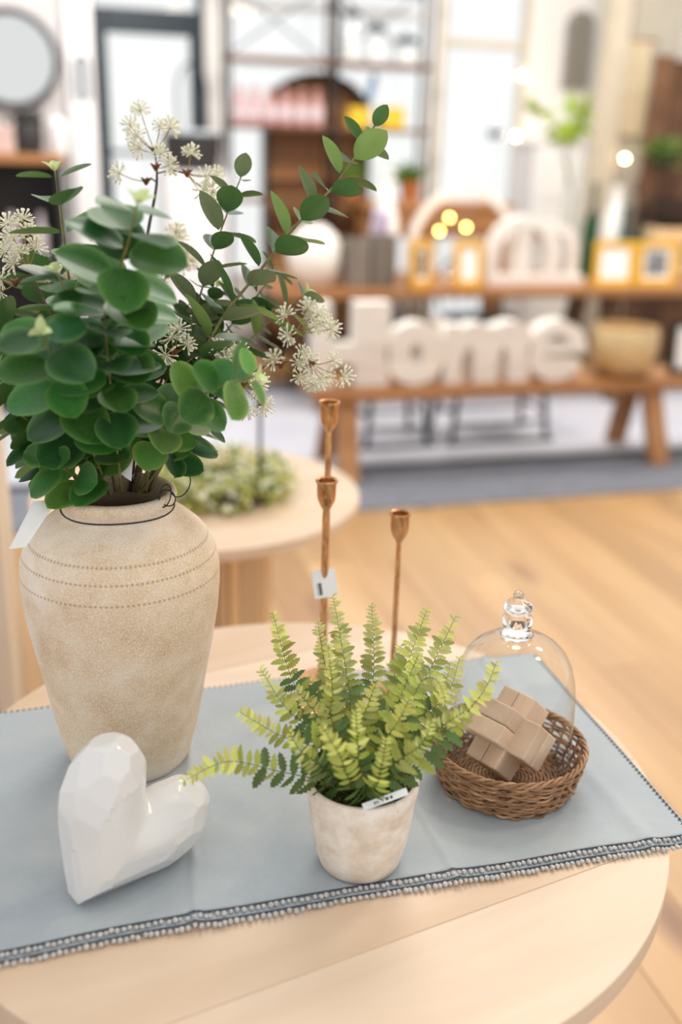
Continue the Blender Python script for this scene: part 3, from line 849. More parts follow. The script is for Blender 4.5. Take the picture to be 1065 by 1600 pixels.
mb = MB(); mb.ring([TM @ (CB+Vector((.0768*math.cos(a), .0768*math.sin(a), 0))) for a in [2*PI*i_/96 for i_ in range(96)]], .0016, 8); part('rim', mb, M['glass'], dome, sharp=0)
mb = MB(); mb.lathe([(0, .2165), (.017, .2165), (.0215, .221), (.0165, .227), (.0140, .230), (.0185, .234), (.0200, .240), (.0185, .246), (.0135, .249), (.0125, .2515), (.0165, .254), (.0190, .258), (.0185, .2625), (.0140, .267), (.0090, .270), (.0062, .272), (.0068, .276), (.0050, .2805), (0, .282)], CB-Vector((0, 0, .0135)), 48, TM); part('knob', mb, M['knobglass'], dome, sharp=60)

# ---------------------------------------------------------------- interlocking wood knot
M['knot'] = wood('pale_burr_wood', (192, 160, 134), (214, 186, 160), (226, 202, 178), axis=1, grain=30, stretch=.14, rough=.6, rnd=.10, bump=.15)
KC = Vector((.536, 1.036, ZC+.0085+.066))
knot = thing('wooden_knot', 'interlocked pale wooden bars resting in the basket under the glass dome', 'ornament', KC)
wq = .0255; KL = .106
Rk = Matrix.Rotation(math.radians(16), 3, 'Z').inverted() @ Matrix.Rotation(math.radians(-38), 3, 'Y') @ Matrix.Rotation(math.radians(28), 3, 'X') @ Matrix.Rotation(math.radians(33), 3, 'Z')
for axis in range(3):
    for s_ in (-1, 1):
        c = [0, 0, 0]; c[(axis+1) % 3] = s_*wq/2
        d = Vector((0, 0, 0)); d[axis] = 1
        e = Vector((0, 0, 0)); e[(axis+1) % 3] = 1
        m = MB(); m.box(-wq/2, wq/2, -KL/2, KL/2, -wq, wq) if False else m.box(-wq/2+.0003, wq/2-.0003, -KL/2, KL/2, -wq+.0003, wq-.0003)
        me = m.mesh('bar', M['knot'], (0, 0, 0), False)
        o = link('bar', me, KC, knot)
        f3 = d.cross(e)
        B3 = Matrix((e, d, -f3)).transposed()
        o.matrix_local = Matrix.Translation(Rk @ Vector(c)) @ (Rk @ B3).to_4x4(); add_bevel(o, .0022, 2)

# ---------------------------------------------------------------- copper candlesticks
k = N('antique_copper'); v = k.obj(); n1_ = k.noise(k.obj((1, 1, .3)), 120, 4, .6)
k.set(k.ramp(n1_, [(.3, S((150, 104, 66))), (.5, S((212, 156, 104))), (.68, S((236, 186, 136)))]), .34, .75, .5); k.bump(k.noise(v, 160, 3), .25, .001); M['copper'] = k.m
def candlestick(b, h, r, label, group=None, lean=(0, 0)):
    b = Vector(b); t = thing('candlestick', label, 'candle holder', b, group)
    T = Matrix.Translation(b) @ Matrix.Rotation(lean[0], 4, 'X') @ Matrix.Rotation(lean[1], 4, 'Y') @ Matrix.Translation(-b)
    m = MB(); m.lathe([(0, 0), (.040, 0), (.041, .002), (.038, .005), (.012, .009), (.006, .014), (0, .014)], b, 40, T); part('foot', m, M['copper'], t)
    m = MB(); m.lathe([(r*1.25, .012), (r*1.1, .04), (r, .1), (r*.9, h-.055), (r*.8, h-.042)], b, 16, T); part('stem', m, M['copper'], t)
    m = MB(); m.lathe([(0, h-.045), (.0045, h-.045), (.0085, h-.038), (.0122, h-.030), (.0133, h-.022), (.0136, h-.005), (.0156, h-.003), (.0160, h-.001), (.0150, h+.0008), (.0122, h-.001), (.0118, h-.020), (0, h-.022)], b, 32, T); part('cup', m, M['copper'], t, sharp=50)
    return t
candlestick((.345, 1.2796, ZC), .361, .0058, 'shorter copper candlestick with thick stem, standing just in front of the tallest')
c2 = candlestick((.3665, 1.355, ZT), .458, .0052, 'tallest thin copper candlestick, with a white price tag hanging behind')
candlestick((.4585, 1.285, ZC), .302, .0042, 'shortest thin copper candlestick, standing alone between fern and glass dome')
q = [(0.3303, 1.2823, 0.9764), (0.3627, 1.2750, 0.9817), (0.3609, 1.2610, 0.9435), (0.3285, 1.2683, 0.9382)]
card_at('price_tag', (q[3], q[2], q[0]), .034, .041, barmat('price_tag_print', .005, .012, .004, .022, 700, (90, 90, 96)), c2, 'white price tag')
mb = MB(); mb.tube(spline([(0.3465, 1.2785, 0.9786), (0.3507, 1.2887, 0.9942), (0.3519, 1.2886, 1.0240)], 8), .0005, 5); part('tag_string', mb, M['card'], c2)

# ================================================================ EUCALYPTUS SPRAYS
M['euc_a'] = leafmat('eucalyptus_dark', (22, 66, 30), (42, 92, 44), (84, 120, 68), .36, .15, (92, 132, 72), .15)
M['euc_b'] = leafmat('eucalyptus_green', (34, 86, 32), (60, 116, 46), (100, 138, 72), .38, .2, (104, 148, 72), .15)
M['euc_c'] = leafmat('eucalyptus_greyish', (50, 78, 48), (76, 102, 68), (122, 136, 98), .40, .15, (134, 148, 106), .3)
M['euc_d'] = leafmat('eucalyptus_fresh', (78, 128, 52), (104, 150, 66), (134, 164, 92), .38, .28, (156, 184, 100), .2)
M['bud'] = leafmat('pale_bud', (206, 222, 150), (226, 236, 188), (222, 230, 176), .5, .4)
M['twig'] = plain('green_brown_twig', (130, 122, 70), 0.6, var=.2, scale=60)
M['bark'] = plain('brown_bark', (84, 66, 54), 0.8, var=.25, scale=60, bump=.8, bscale=160)
EL = {}
for nm in 'abcd':
    EL[nm, 'round'] = leaf_mesh('leaf', 1, .90, M['euc_'+nm], .90, .50, .14, .10, 12)
    EL[nm, 'oval'] = leaf_mesh('leaf', 1, .60, M['euc_'+nm], .92, .66, .20, .10, 10)
BUD = leaf_mesh('bud', 1, .62, M['bud'], .8, .6, .5, .3, 6)
CAM = Vector((0, 0, 1.55))
def spray(label, pts, npair, s0, s1, kinds, shape, seed, t0=.3, rad=.0016, lift=.45, phase=0., open_=1.0, buds=3, t1=.985):
    r = random.Random(seed); b = Vector(pts[0]); sp = spline(pts, 70); q, L = arc_resample(sp, 80)
    t = thing('eucalyptus_spray', label, 'eucalyptus', b, 'artificial eucalyptus sprays in the tall vase')
    m = MB(); m.tube(q, [rad*(1-.6*i_/80)+.0003 for i_ in range(81)], 7); part('stem', m, M['twig'], t, sharp=0)
    for k_ in range(npair):
        u = k_/max(npair-1, 1); x = (t0+(t1-t0)*u)*80; j = min(int(x), 79); p = q[j].lerp(q[j+1], x-j)
        tg = (q[min(j+3, 80)]-q[max(j-2, 0)]).normalized(); vd = (CAM-p).normalized()
        r1 = tg.cross(vd)
        r1 = r1.normalized() if r1.length > .15 else tg.orthogonal().normalized()
        r2 = tg.cross(r1)
        ph = phase+k_*PI/2+r.uniform(-.45, .45)
        sz = (s0+(s1-s0)*u)*r.uniform(.88, 1.14)*1.22
        if u > .9: sz *= .72
        for s_ in (0, PI):
            rd = r1*math.cos(ph+s_)+r2*math.sin(ph+s_)
            a = lift+r.uniform(-.22, .22)
            d = rd*math.cos(a)+tg*math.sin(a); nn = tg*math.cos(a)-rd*math.sin(a)+Vector((r.uniform(-.2, .2), r.uniform(-.2, .2), r.uniform(-.1, .3)))
            o = bpy.data.objects.new('leaf', EL[r.choice(kinds), shape]); C.objects.link(o); o.parent = t
            mt = frame_mat(p+rd*rad*2-b, d, nn, sz); o.matrix_local = mt
    tip = q[-1]; tg = (q[-1]-q[-5]).normalized(); o1 = tg.orthogonal().normalized(); o2 = tg.cross(o1)
    for k_ in range(buds):
        a = 2*PI*k_/buds+r.random(); d = tg*.9+(o1*math.cos(a)+o2*math.sin(a))*.6
        o = bpy.data.objects.new('bud', BUD); C.objects.link(o); o.parent = t
        o.matrix_local = frame_mat(tip-b, d, tg-(o1*math.cos(a)+o2*math.sin(a)), s1*.42)
    return t
spray('longest eucalyptus spray, reaching far right above the display table with grey green oval leaves', [(0.0904, 1.2330, 1.1324), (0.1166, 1.2377, 1.1938), (0.1549, 1.2356, 1.2759), (0.1930, 1.2403, 1.3464), (0.2389, 1.2475, 1.4000), (0.2954, 1.2653, 1.4606), (0.3523, 1.2805, 1.5146), (0.4087, 1.3125, 1.5834)], 16, .047, .041, 'cacad', 'oval', 1, .28, .0022, .55, .35)
spray('upright eucalyptus spray with oval leaves and a cream tip beside the longest spray', [(0.0850, 1.2246, 1.1355), (0.1232, 1.2503, 1.2322), (0.1572, 1.2757, 1.3250), (0.1848, 1.3048, 1.3934), (0.2068, 1.3191, 1.4481), (0.2397, 1.3467, 1.5166)], 12, .046, .040, 'ac', 'oval', 2, .34, .0016, .5, .2)
spray('eucalyptus spray under the longest one, ending behind the large white flower cluster', [(0.0983, 1.2406, 1.1293), (0.1503, 1.2732, 1.2254), (0.2231, 1.3004, 1.2940), (0.2773, 1.3125, 1.3377), (0.3213, 1.3221, 1.3671)], 8, .042, .036, 'cda', 'oval', 3, .4, .0016, .5, .6)
spray('nearest eucalyptus spray, its big blurred round leaves leaning towards the viewer', [(0.0607, 1.2207, 1.1358), (0.0639, 1.1932, 1.2410), (0.0595, 1.1392, 1.3291), (0.0583, 1.0913, 1.4063), (0.0709, 1.0510, 1.4557), (0.0805, 1.0404, 1.4934)], 11, .046, .052, 'bab', 'round', 4, .46, .002, .15, .15)
spray('eucalyptus spray standing highest on the left with a pale green tip', [(0.0300, 1.2488, 1.1283), (0.0189, 1.2488, 1.2369), (0.0140, 1.2425, 1.3336), (0.0129, 1.2384, 1.4095), (0.0092, 1.2378, 1.4638), (0.0057, 1.2371, 1.5176)], 9, .044, .042, 'ab', 'round', 5, .36, .0018, .35, .1)
spray('eucalyptus spray pointing at the viewer, small pale buds centred in stacked round leaves', [(0.0217, 1.2314, 1.1347), (0.0182, 1.1921, 1.2036), (0.0060, 1.1411, 1.2643), (-0.0074, 1.0885, 1.3200), (-0.0181, 1.0432, 1.3676)], 9, .046, .044, 'ba', 'round', 6, .34, .0018, .1, .3)
spray('low eucalyptus spray reaching right with bright green round overlapping leaves', [(0.0904, 1.2125, 1.1366), (0.0961, 1.1792, 1.1993), (0.1101, 1.1374, 1.2457), (0.1385, 1.0982, 1.2807), (0.1682, 1.0651, 1.3034), (0.1977, 1.0402, 1.3185)], 11, .040, .036, 'db', 'round', 7, .25, .0016, .2, .4)
spray('eucalyptus spray drooping low past the left edge, just over the swing tag', [(0.0152, 1.2228, 1.1363), (-0.0170, 1.2218, 1.1968), (-0.0509, 1.2148, 1.2404), (-0.1041, 1.2151, 1.2886)], 8, .042, .038, 'ab', 'round', 8, .2, .0016, .4, .2)
spray('dark eucalyptus spray fanning left at mid height behind the stacked leaves', [(0.0220, 1.2504, 1.1266), (-0.0071, 1.2834, 1.2209), (-0.0389, 1.3080, 1.2909), (-0.0837, 1.3300, 1.3444)], 9, .043, .040, 'a', 'round', 9, .25, .0016, .4, .5)
spray('rearmost eucalyptus spray on the left, leaning away towards the cabinet', [(0.0061, 1.2836, 1.1146), (-0.0352, 1.3695, 1.1640), (-0.0743, 1.4491, 1.2275), (-0.1108, 1.5159, 1.2885)], 8, .044, .040, 'ab', 'round', 10, .2, .0016, .4, .2)
spray('short eucalyptus spray spilling over the left lip of the vase', [(0.0289, 1.2176, 1.1329), (0.0129, 1.1952, 1.1639), (-0.0044, 1.1788, 1.1807), (-0.0221, 1.1640, 1.2013)], 4, .044, .042, 'bd', 'round', 11, .3, .0014, .3, .2, buds=0)
spray('short eucalyptus spray curling in front of the brown stems above the vase lip', [(0.0460, 1.2129, 1.1334), (0.0338, 1.1796, 1.1823), (0.0231, 1.1661, 1.2265), (0.0347, 1.1613, 1.2809)], 4, .041, .038, 'bd', 'round', 12, .25, .0014, .2, .7, buds=0)
spray('short eucalyptus spray with dark leaves over the right lip of the vase', [(0.0857, 1.2138, 1.1365), (0.1086, 1.1892, 1.1767), (0.1285, 1.1630, 1.2103), (0.1621, 1.1516, 1.2349)], 5, .035, .033, 'a', 'round', 13, .46, .0014, .35, .4, buds=0)
spray('dense inner eucalyptus spray in the middle behind the nearest one', [(0.0632, 1.2691, 1.1194), (0.0675, 1.3487, 1.2453), (0.0631, 1.4045, 1.3307), (0.0448, 1.4556, 1.3935)], 11, .048, .042, 'a', 'round', 14, .42, .0016, .35, .1)
spray('dark inner eucalyptus spray between the upright and the longest sprays', [(0.0810, 1.2642, 1.1199), (0.1236, 1.3170, 1.2331), (0.1701, 1.3449, 1.3128), (0.2072, 1.3672, 1.3706)], 13, .047, .042, 'a', 'oval', 15, .34, .0016, .4, .3)
spray('inner eucalyptus spray standing behind the left flower cluster', [(0.0453, 1.2740, 1.1189), (0.0031, 1.3634, 1.2353), (-0.0219, 1.4353, 1.3184), (-0.0263, 1.4811, 1.3777)], 10, .045, .042, 'a', 'round', 16, .38, .0016, .35, .2)
spray('eucalyptus spray bulging forward on the left below the tall pale tip', [(0.0534, 1.2325, 1.1323), (0.0358, 1.1840, 1.2833), (0.0196, 1.1630, 1.3617), (-0.0004, 1.1665, 1.4143)], 9, .044, .040, 'ab', 'round', 17, .46, .0016, .3, .5)
spray('eucalyptus spray in the middle with stacked leaves facing the viewer', [(0.0597, 1.2007, 1.1409), (0.0518, 1.1259, 1.2588), (0.0465, 1.0888, 1.3322), (0.0455, 1.0725, 1.4056)], 10, .042, .040, 'ba', 'round', 18, .44, .0016, .15, .2, buds=0)
spray('loose eucalyptus spray low on the left between drooping sprays', [(0.0217, 1.2401, 1.1283), (-0.0069, 1.2432, 1.1733), (-0.0341, 1.2393, 1.2008), (-0.0630, 1.2433, 1.2190)], 5, .042, .038, 'ab', 'round', 19, .3, .0014, .35, .1, buds=0)
spray('inner eucalyptus spray right of the brown stems over the low bright one', [(0.0790, 1.2347, 1.1282), (0.1047, 1.2295, 1.2217), (0.1245, 1.2338, 1.2772), (0.1553, 1.2338, 1.3005)], 7, .040, .036, 'ab', 'round', 20, .4, .0014, .3, .4, buds=0)

spray('dark eucalyptus spray crossing behind the longest spray above the largest flowers', [(0.0933, 1.2510, 1.1235), (0.1403, 1.2962, 1.2201), (0.1980, 1.3311, 1.2974), (0.2555, 1.3576, 1.3526), (0.2917, 1.3737, 1.3934)], 13, .044, .038, 'ca', 'oval', 21, .34, .0015, .4, .1, buds=0)
spray('dark eucalyptus spray filling the gap between upright spray and left flowers', [(0.0713, 1.2668, 1.1196), (0.1013, 1.3231, 1.2325), (0.1396, 1.3637, 1.3101), (0.1755, 1.3797, 1.3503)], 11, .046, .040, 'a', 'oval', 22, .34, .0015, .35, .3, buds=0)
spray('low dark eucalyptus spray behind the bright green overlapping leaves', [(0.0883, 1.2517, 1.1218), (0.1314, 1.2766, 1.1908), (0.1788, 1.2946, 1.2450), (0.2258, 1.3070, 1.2841)], 10, .044, .038, 'a', 'oval', 23, .3, .0015, .35, .2, buds=0)

# ================================================================ WHITE FLOWER SPRAYS
M['petal'] = plain('cream_white_petal', (238, 236, 212), 0.6, var=.03)
M['ray'] = plain('yellow_brown_flower_stalk', (172, 140, 66), 0.6, var=.2)
M['sepal'] = plain('reddish_brown_bract', (132, 76, 56), 0.7, var=.2)
def floret_mesh(seed):
    r = random.Random(seed); m = MB(); n = 26
    for k_ in range(n):
        z = 1-1.45*(k_+.5)/n; a = k_*2.39996; s_ = math.sqrt(max(0, 1-z*z)); d = Vector((s_*math.cos(a), s_*math.sin(a), z))
        d = (d+Vector((r.uniform(-.15, .15), r.uniform(-.15, .15), r.uniform(-.1, .1)))).normalized(); L = r.uniform(.8, 1.08)
        sd = d.orthogonal().normalized(); up = d.cross(sd)
        base = d*.08
        def ringp(t, w_, h_): return [base+d*L*t+sd*w_, base+d*L*t+up*h_, base+d*L*t-sd*w_, base+d*L*t-up*h_]
        vs = ringp(0, .03, .03)+ringp(.6, .05, .04)+ringp(.88, .13, .08)+ringp(1.0, .07, .05)
        m.add(vs, [(i_*4+j, i_*4+(j+1) % 4, i_*4+4+(j+1) % 4, i_*4+4+j) for i_ in range(3) for j in range(4)]+[(12, 13, 14, 15)])
    return m.mesh('floret', M['petal'], (0, 0, 0), True, 0)
FM = [floret_mesh(s_) for s_ in range(4)]
def flowers(label, path, umbels, seed, thick=.0034, rr_=.0145):
    """path of the twig; umbels: (joint, [floret centres])"""
    r = random.Random(seed); b = Vector(path[0])
    t = thing('flower_spray', label, 'flowers', b, 'artificial white flower sprays in the tall vase')
    sp = spline(path, 40); m = MB(); m.tube(sp, [thick*(1-.62*i_/40) for i_ in range(41)], 8)
    rays = MB(); sep = MB()
    for jt, cs in umbels:
        jt = Vector(jt); near = min(sp, key=lambda v_: (v_-jt).length)
        if (near-jt).length > .004: m.tube(spline([near, near.lerp(jt, .5)+Vector((0, 0, .004)), jt], 8), .0011, 6)
        for c in cs:
            c = Vector(c); d = (c-jt); 
            rays.tube(spline([jt, jt.lerp(c, .5)+Vector((0, 0, -.002)), c], 6), .0007, 5)
            o = bpy.data.objects.new('floret', FM[r.randrange(4)]); C.objects.link(o); o.parent = t
            f = frame_mat(c-b, d.orthogonal(), d, rr_*r.uniform(.85, 1.12)); o.matrix_local = f
        for k_ in range(5):
            a = 2*PI*k_/5; e = Vector((math.cos(a), math.sin(a), .7))*.006
            sep.tube([jt-Vector((0, 0, .004)), jt+e*.5, jt+e*1.4], [.0016, .0026, .0003], 5)
    part('stem', m, M['bark'], t, sharp=0); part('stalks', rays, M['ray'], t, kind='stuff', sharp=0); part('bracts', sep, M['sepal'], t, kind='stuff', sharp=0)
    return t
def F(d, *pp): return None
flowers('highest white flower spray, airy umbel above the nearest eucalyptus leaves', [(0.0753, 1.2657, 1.1197), (0.1005, 1.3622, 1.2764), (0.1172, 1.4175, 1.4060), (0.1383, 1.4536, 1.4881), (0.1421, 1.4635, 1.5171)],
        [((0.1404, 1.4730, 1.5410), [(0.1254, 1.4971, 1.5934), (0.1112, 1.5047, 1.5733), (0.1171, 1.4758, 1.5601), (0.1211, 1.4796, 1.5437), (0.1513, 1.4930, 1.5728), (0.1637, 1.4778, 1.5714)]),
         ((0.1405, 1.4648, 1.5195), [(0.1475, 1.4588, 1.5380), (0.1574, 1.4504, 1.5235)]),
         ((0.1265, 1.4618, 1.5009), [(0.0916, 1.4755, 1.5107)]),
         ((0.1815, 1.4504, 1.5124), [(0.1871, 1.4478, 1.5391), (0.2037, 1.4211, 1.5104), (0.2190, 1.4291, 1.5138), (0.1993, 1.4162, 1.4940), (0.2123, 1.4223, 1.4907), (0.2080, 1.4070, 1.4764)])], 1, .0036)
flowers('full white flower spray behind the nearest eucalyptus leaves', [(0.0839, 1.2830, 1.1134), (0.1115, 1.3672, 1.2396), (0.1338, 1.4236, 1.3178), (0.1463, 1.4604, 1.3661)],
        [((0.1522, 1.4621, 1.3748), [(0.1447, 1.4803, 1.4174), (0.1678, 1.4798, 1.4335), (0.1608, 1.4636, 1.4146), (0.1790, 1.4660, 1.4055), (0.1527, 1.4594, 1.3973), (0.1732, 1.4515, 1.3920), (0.1870, 1.4596, 1.3946), (0.1728, 1.4859, 1.4241), (0.1398, 1.4501, 1.3630)]),
         ((0.0749, 1.5028, 1.4240), [(0.0676, 1.5129, 1.4452), (0.0811, 1.5108, 1.4498), (0.0579, 1.5108, 1.4320)])], 2, .0032)
flowers('white flower spray at the far left among dark eucalyptus leaves', [(0.0301, 1.2580, 1.1235), (0.0079, 1.2981, 1.2419), (-0.0108, 1.3279, 1.3356), (-0.0317, 1.3448, 1.3936)],
        [((-0.0345, 1.3470, 1.3973), [(-0.0549, 1.3512, 1.4515), (-0.0363, 1.3591, 1.4572), (-0.0499, 1.3436, 1.4352), (-0.0306, 1.3510, 1.4401), (-0.0607, 1.3516, 1.4189), (-0.0434, 1.3353, 1.4182), (-0.0233, 1.3424, 1.4230), (-0.0509, 1.3432, 1.4041)]),
         ((-0.0513, 1.3453, 1.3802), [(-0.0708, 1.3469, 1.3697), (-0.0682, 1.3517, 1.3842)])], 3)
flowers('small white flower spray in the middle above the low bright eucalyptus', [(0.0754, 1.2264, 1.1329), (0.0920, 1.2273, 1.2063), (0.1138, 1.2237, 1.2717), (0.1301, 1.2201, 1.3039)],
        [((0.1320, 1.2218, 1.3098), [(0.1128, 1.2243, 1.3310), (0.1373, 1.2203, 1.3390), (0.1466, 1.2113, 1.3225), (0.1193, 1.2039, 1.3113), (0.1292, 1.2189, 1.3293)])], 4, .0026)
flowers('largest white flower spray, reaching right over the bench sign', [(0.0949, 1.2505, 1.1236), (0.1365, 1.2722, 1.1830), (0.2033, 1.2878, 1.2457), (0.2502, 1.2848, 1.2733), (0.2760, 1.2801, 1.2804)],
        [((0.3000, 1.2882, 1.3201), [(0.2854, 1.2899, 1.3428), (0.3168, 1.2950, 1.3508), (0.3277, 1.2786, 1.3448), (0.3226, 1.2746, 1.3304), (0.3445, 1.2778, 1.3261), (0.2878, 1.2800, 1.3184), (0.3216, 1.2993, 1.3365), (0.3361, 1.2834, 1.3346)]),
         ((0.2775, 1.2791, 1.2789), [(0.2678, 1.2742, 1.2878), (0.2976, 1.2648, 1.2855), (0.3040, 1.2672, 1.2967), (0.2988, 1.2579, 1.2682), (0.3140, 1.2717, 1.2871)]),
         ((0.3177, 1.2686, 1.2816), [(0.3450, 1.2629, 1.2871), (0.3567, 1.2521, 1.2676), (0.3245, 1.2496, 1.2657), (0.3144, 1.2500, 1.2591), (0.3378, 1.2669, 1.2632)])], 5, .0028)
flowers('low white flower spray hanging beside the tip of the bright eucalyptus', [(0.0894, 1.2220, 1.1318), (0.1211, 1.2264, 1.1967), (0.1611, 1.2254, 1.2534), (0.1890, 1.2202, 1.2903)],
        [((0.1900, 1.2208, 1.2925), [(0.1868, 1.2190, 1.3146), (0.2004, 1.2247, 1.3108), (0.1935, 1.2124, 1.3022), (0.2109, 1.2204, 1.3073)]),
         ((0.2130, 1.2060, 1.2708), [(0.2280, 1.2001, 1.2667), (0.2146, 1.1847, 1.2450), (0.2374, 1.1902, 1.2476), (0.2316, 1.2020, 1.2743)])], 6, .0024)
flowers('white flower spray mostly hidden inside the left eucalyptus', [(0.0472, 1.2827, 1.1140), (0.0309, 1.3668, 1.2068), (0.0074, 1.4457, 1.2804), (-0.0003, 1.4977, 1.3534)],
        [((0.0015, 1.4972, 1.3534), [(-0.0173, 1.5056, 1.3614), (0.0144, 1.5017, 1.3752), (0.0009, 1.5038, 1.3705)])], 7)
# loose tags among the stems
vt1 = [(0.0636, 1.1981, 1.1954), (0.0752, 1.1924, 1.1891), (0.0713, 1.1878, 1.1595), (0.0561, 1.1960, 1.1694)]
single('paper_tag', quad_card(vt1, .0004), M['card'], 'small white curled paper tag hanging among the brown stems', 'tag', vt1[0], smooth=False)
vt2 = [(-0.0058, 1.2069, 1.1514), (0.0092, 1.2016, 1.1488), (0.0138, 1.1964, 1.1386), (-0.0020, 1.2019, 1.1411)]
single('paper_tag', quad_card(vt2, .0004), M['card'], 'small white paper tag lying over the left lip of the vase', 'tag', vt2[0], smooth=False)

# ================================================================ SECOND TABLE
T2 = Vector((.35, 2.72, 0)); R2 = .465; Z2 = .615
t2 = thing('side_table', 'smaller round pale table with slatted drum base standing behind the vase', 'table', T2)
round_top(t2, (T2.x, T2.y), R2, Z2, .028, math.radians(11.5), [-.465, -.2, .0, .2, .465], M['mango'], M['mangoedge'])
m = MB(); m.lathe([(0, .02), (.195, .02), (.195, .585), (0, .585)], T2, 40); part('drum', m, M['honey'], t2)
sm_ = MB(); sm_.box(-.0155, .0155, -.009, .009, 0, .567); sme = sm_.mesh('slat', M['honey'], (0, 0, 0), False)
for i_ in range(36):
    a = 2*PI*i_/36; o = link('slat', sme, (T2.x+.203*math.cos(a), T2.y+.203*math.sin(a), .02), t2); o.rotation_euler = (0, 0, a+PI/2); add_bevel(o, .006, 2)
m = MB(); m.lathe([(0, 0), (.215, 0), (.215, .02), (0, .02)], T2, 40); part('base', m, M['honey'], t2)

WR = Vector((0.4119, 2.6913, 0.6150))
wreath = thing('greenery_wreath', 'yellow green wreath with tiny white blossoms lying on the smaller table', 'wreath', WR)
M['lime'] = leafmat('wreath_lime', (190, 200, 84), (214, 218, 122), (196, 202, 120), .5, .3)
M['sage'] = leafmat('wreath_green', (84, 118, 70), (124, 150, 88), (150, 164, 110), .5, .25)
r = random.Random(21); lm = {k_: leaf_mesh('leaf', 1, .5, M[k_], .9, .7, .2, .15, 5) for k_ in ('lime', 'sage')}
base_ring = [(WR.x+.15*math.cos(a), WR.y+.15*math.sin(a), WR.z+.025+.008*math.sin(3*a)) for a in [2*PI*i_/60 for i_ in range(60)]]
m = MB(); m.ring(base_ring, .016, 8); part('twig_ring', m, M['bark'], wreath, sharp=0)
acc = {'lime': MB(), 'sage': MB()}; bl = MB()
for i_ in range(1500):
    a = r.uniform(0, 2*PI); b_ = r.uniform(0, 2*PI); q = r.uniform(.01, .062)
    c = Vector((WR.x+(.15+q*math.cos(b_)*1.15)*math.cos(a), WR.y+(.15+q*math.cos(b_)*1.15)*math.sin(a), max(WR.z+.006, WR.z+.035+q*math.sin(b_)*1.0)))
    d = Vector((r.gauss(0, 1), r.gauss(0, 1), abs(r.gauss(.3, .6)))); n_ = Vector((r.gauss(0, .6), r.gauss(0, .6), 1))
    kx_ = 'lime' if (r.random() < .7) else 'sage'; me = lm[kx_]; mt = frame_mat(c, d, n_, r.uniform(.018, .034))
    if i_ % 7 == 0: bl.ball(c+Vector((0, 0, .012)), r.uniform(.006, .011), 1)
    acc[kx_].add([mt @ vv.co for vv in me.vertices], [tuple(f.vertices) for f in me.polygons])
for _ in range(70):                       # blossom clump on the near right of the ring
    c = Vector((0.4555, 2.6544, 0.6150))+Vector((r.gauss(0, .022), r.gauss(0, .02), .05+r.gauss(0, .016))); bl.ball(c, r.uniform(.006, .010), 1)
for kx_ in acc:
    o = link('foliage', acc[kx_].mesh('foliage', M[kx_], WR, True, 0), WR, wreath); o['kind'] = 'stuff'
part('blossoms', bl, M['petal'], wreath, kind='stuff', sharp=0)
RB_ = Vector((0.5088, 2.6050, 0.6150)); rod = thing('iron_rod', 'thin dark iron rod standing in the wreath on the smaller table', 'candle holder', RB_)
m = MB(); m.tube([RB_+Vector((0, 0, .004)), RB_+Vector((0, 0, .27))], .0055, 10); part('stem', m, M['charcoal'], rod)
m = MB(); m.lathe([(0, 0), (.035, 0), (.035, .004), (.006, .006), (0, .006)], RB_, 24); part('foot', m, M['charcoal'], rod)
m = MB(); m.lathe([(0, .262), (.012, .266), (.014, .285), (.012, .287), (.011, .27), (0, .27)], RB_, 20); part('cup', m, M['charcoal'], rod)

# ---------------------------------------------------------------- tall cabinet at the left
CX = Vector((-.33, 2.05, 0))
cab = thing('tall_cabinet', 'tall pale wooden cabinet with white side standing left behind the vase', 'cabinet', CX)
M['birch'] = wood('pale_birch', (214, 196, 174), (224, 208, 188), (230, 216, 198), axis=2, grain=16, stretch=.1, rough=.5, rnd=.05)
e0, e1 = (-0.1514, 2.0058, 0.4000)[0], (-0.1158, 2.0159, 0.4500)[0]
m = MB(); m.box(-.60, -.185, 2.0, 2.4, .06, 1.36); part('carcass', m, M['white'], cab, smooth=False, bevel=.004)
m = MB(); m.box(-.183, -.145, 1.99, 2.4, 0, 1.38); part('side_post', m, M['birch'], cab, 'pale wooden side post', smooth=False, bevel=.003)
m = MB(); m.box(-.61, -.184, 1.99, 2.41, 1.36, 1.385); part('top', m, M['birch'], cab, smooth=False, bevel=.003)
m = MB(); m.box(-.59, -.195, 1.985, 1.999, .08, 1.34); part('door', m, M['white'], cab, smooth=False, bevel=.003)
m = MB(); m.box(-.60, -.185, 2.03, 2.38, 0, .06); part('plinth', m, M['birch'], cab, smooth=False)

# ================================================================ BENCH, SIGN, PAINTED FLOOR SHEEN
k = N('grey_blue_rug'); v = k.obj(); n_ = k.noise(v, 60, 4); n2_ = k.noise(v, 3, 3)
col = k.ramp(n2_, [(.3, S((196, 199, 212))), (.7, S((214, 214, 222)))]); col = k.mix(k.math('MULTIPLY', n_, .4), col, S((186, 188, 200)))
k.set(col, .8, 0, .2, Sheen_Weight=.3); k.bump(n_, .5, .004); M['rug'] = k.m  # pale cool tone paints window sheen of the wood floor
M['rugband'] = plain('rug_border_grey', (126, 129, 139), .9, var=.15, scale=30, bump=.5, bscale=150)  # darker band paints the floor shade in front of the bench
M['rugline'] = plain('rug_line_dark', (46, 52, 62), .9, var=.1)  # dark rail line drawn flat on the added sheet
painted_sheen = thing('rug', 'grey blue rug with wide darker border under the bench and dining table', 'rug', (2.1, 5.2, 0))  # added sheet over the wood floor, carries its window sheen and shade as colour
m = MB(); m.box(-.75, 4.9, 4.08, 6.7, .0, .010); part('border', m, M['rugband'], painted_sheen, smooth=False, bevel=.004)
m = MB(); m.box(-.42, 4.6, 4.72, 6.4, .0101, .013); part('field', m, M['rug'], painted_sheen, smooth=False)
m = MB()
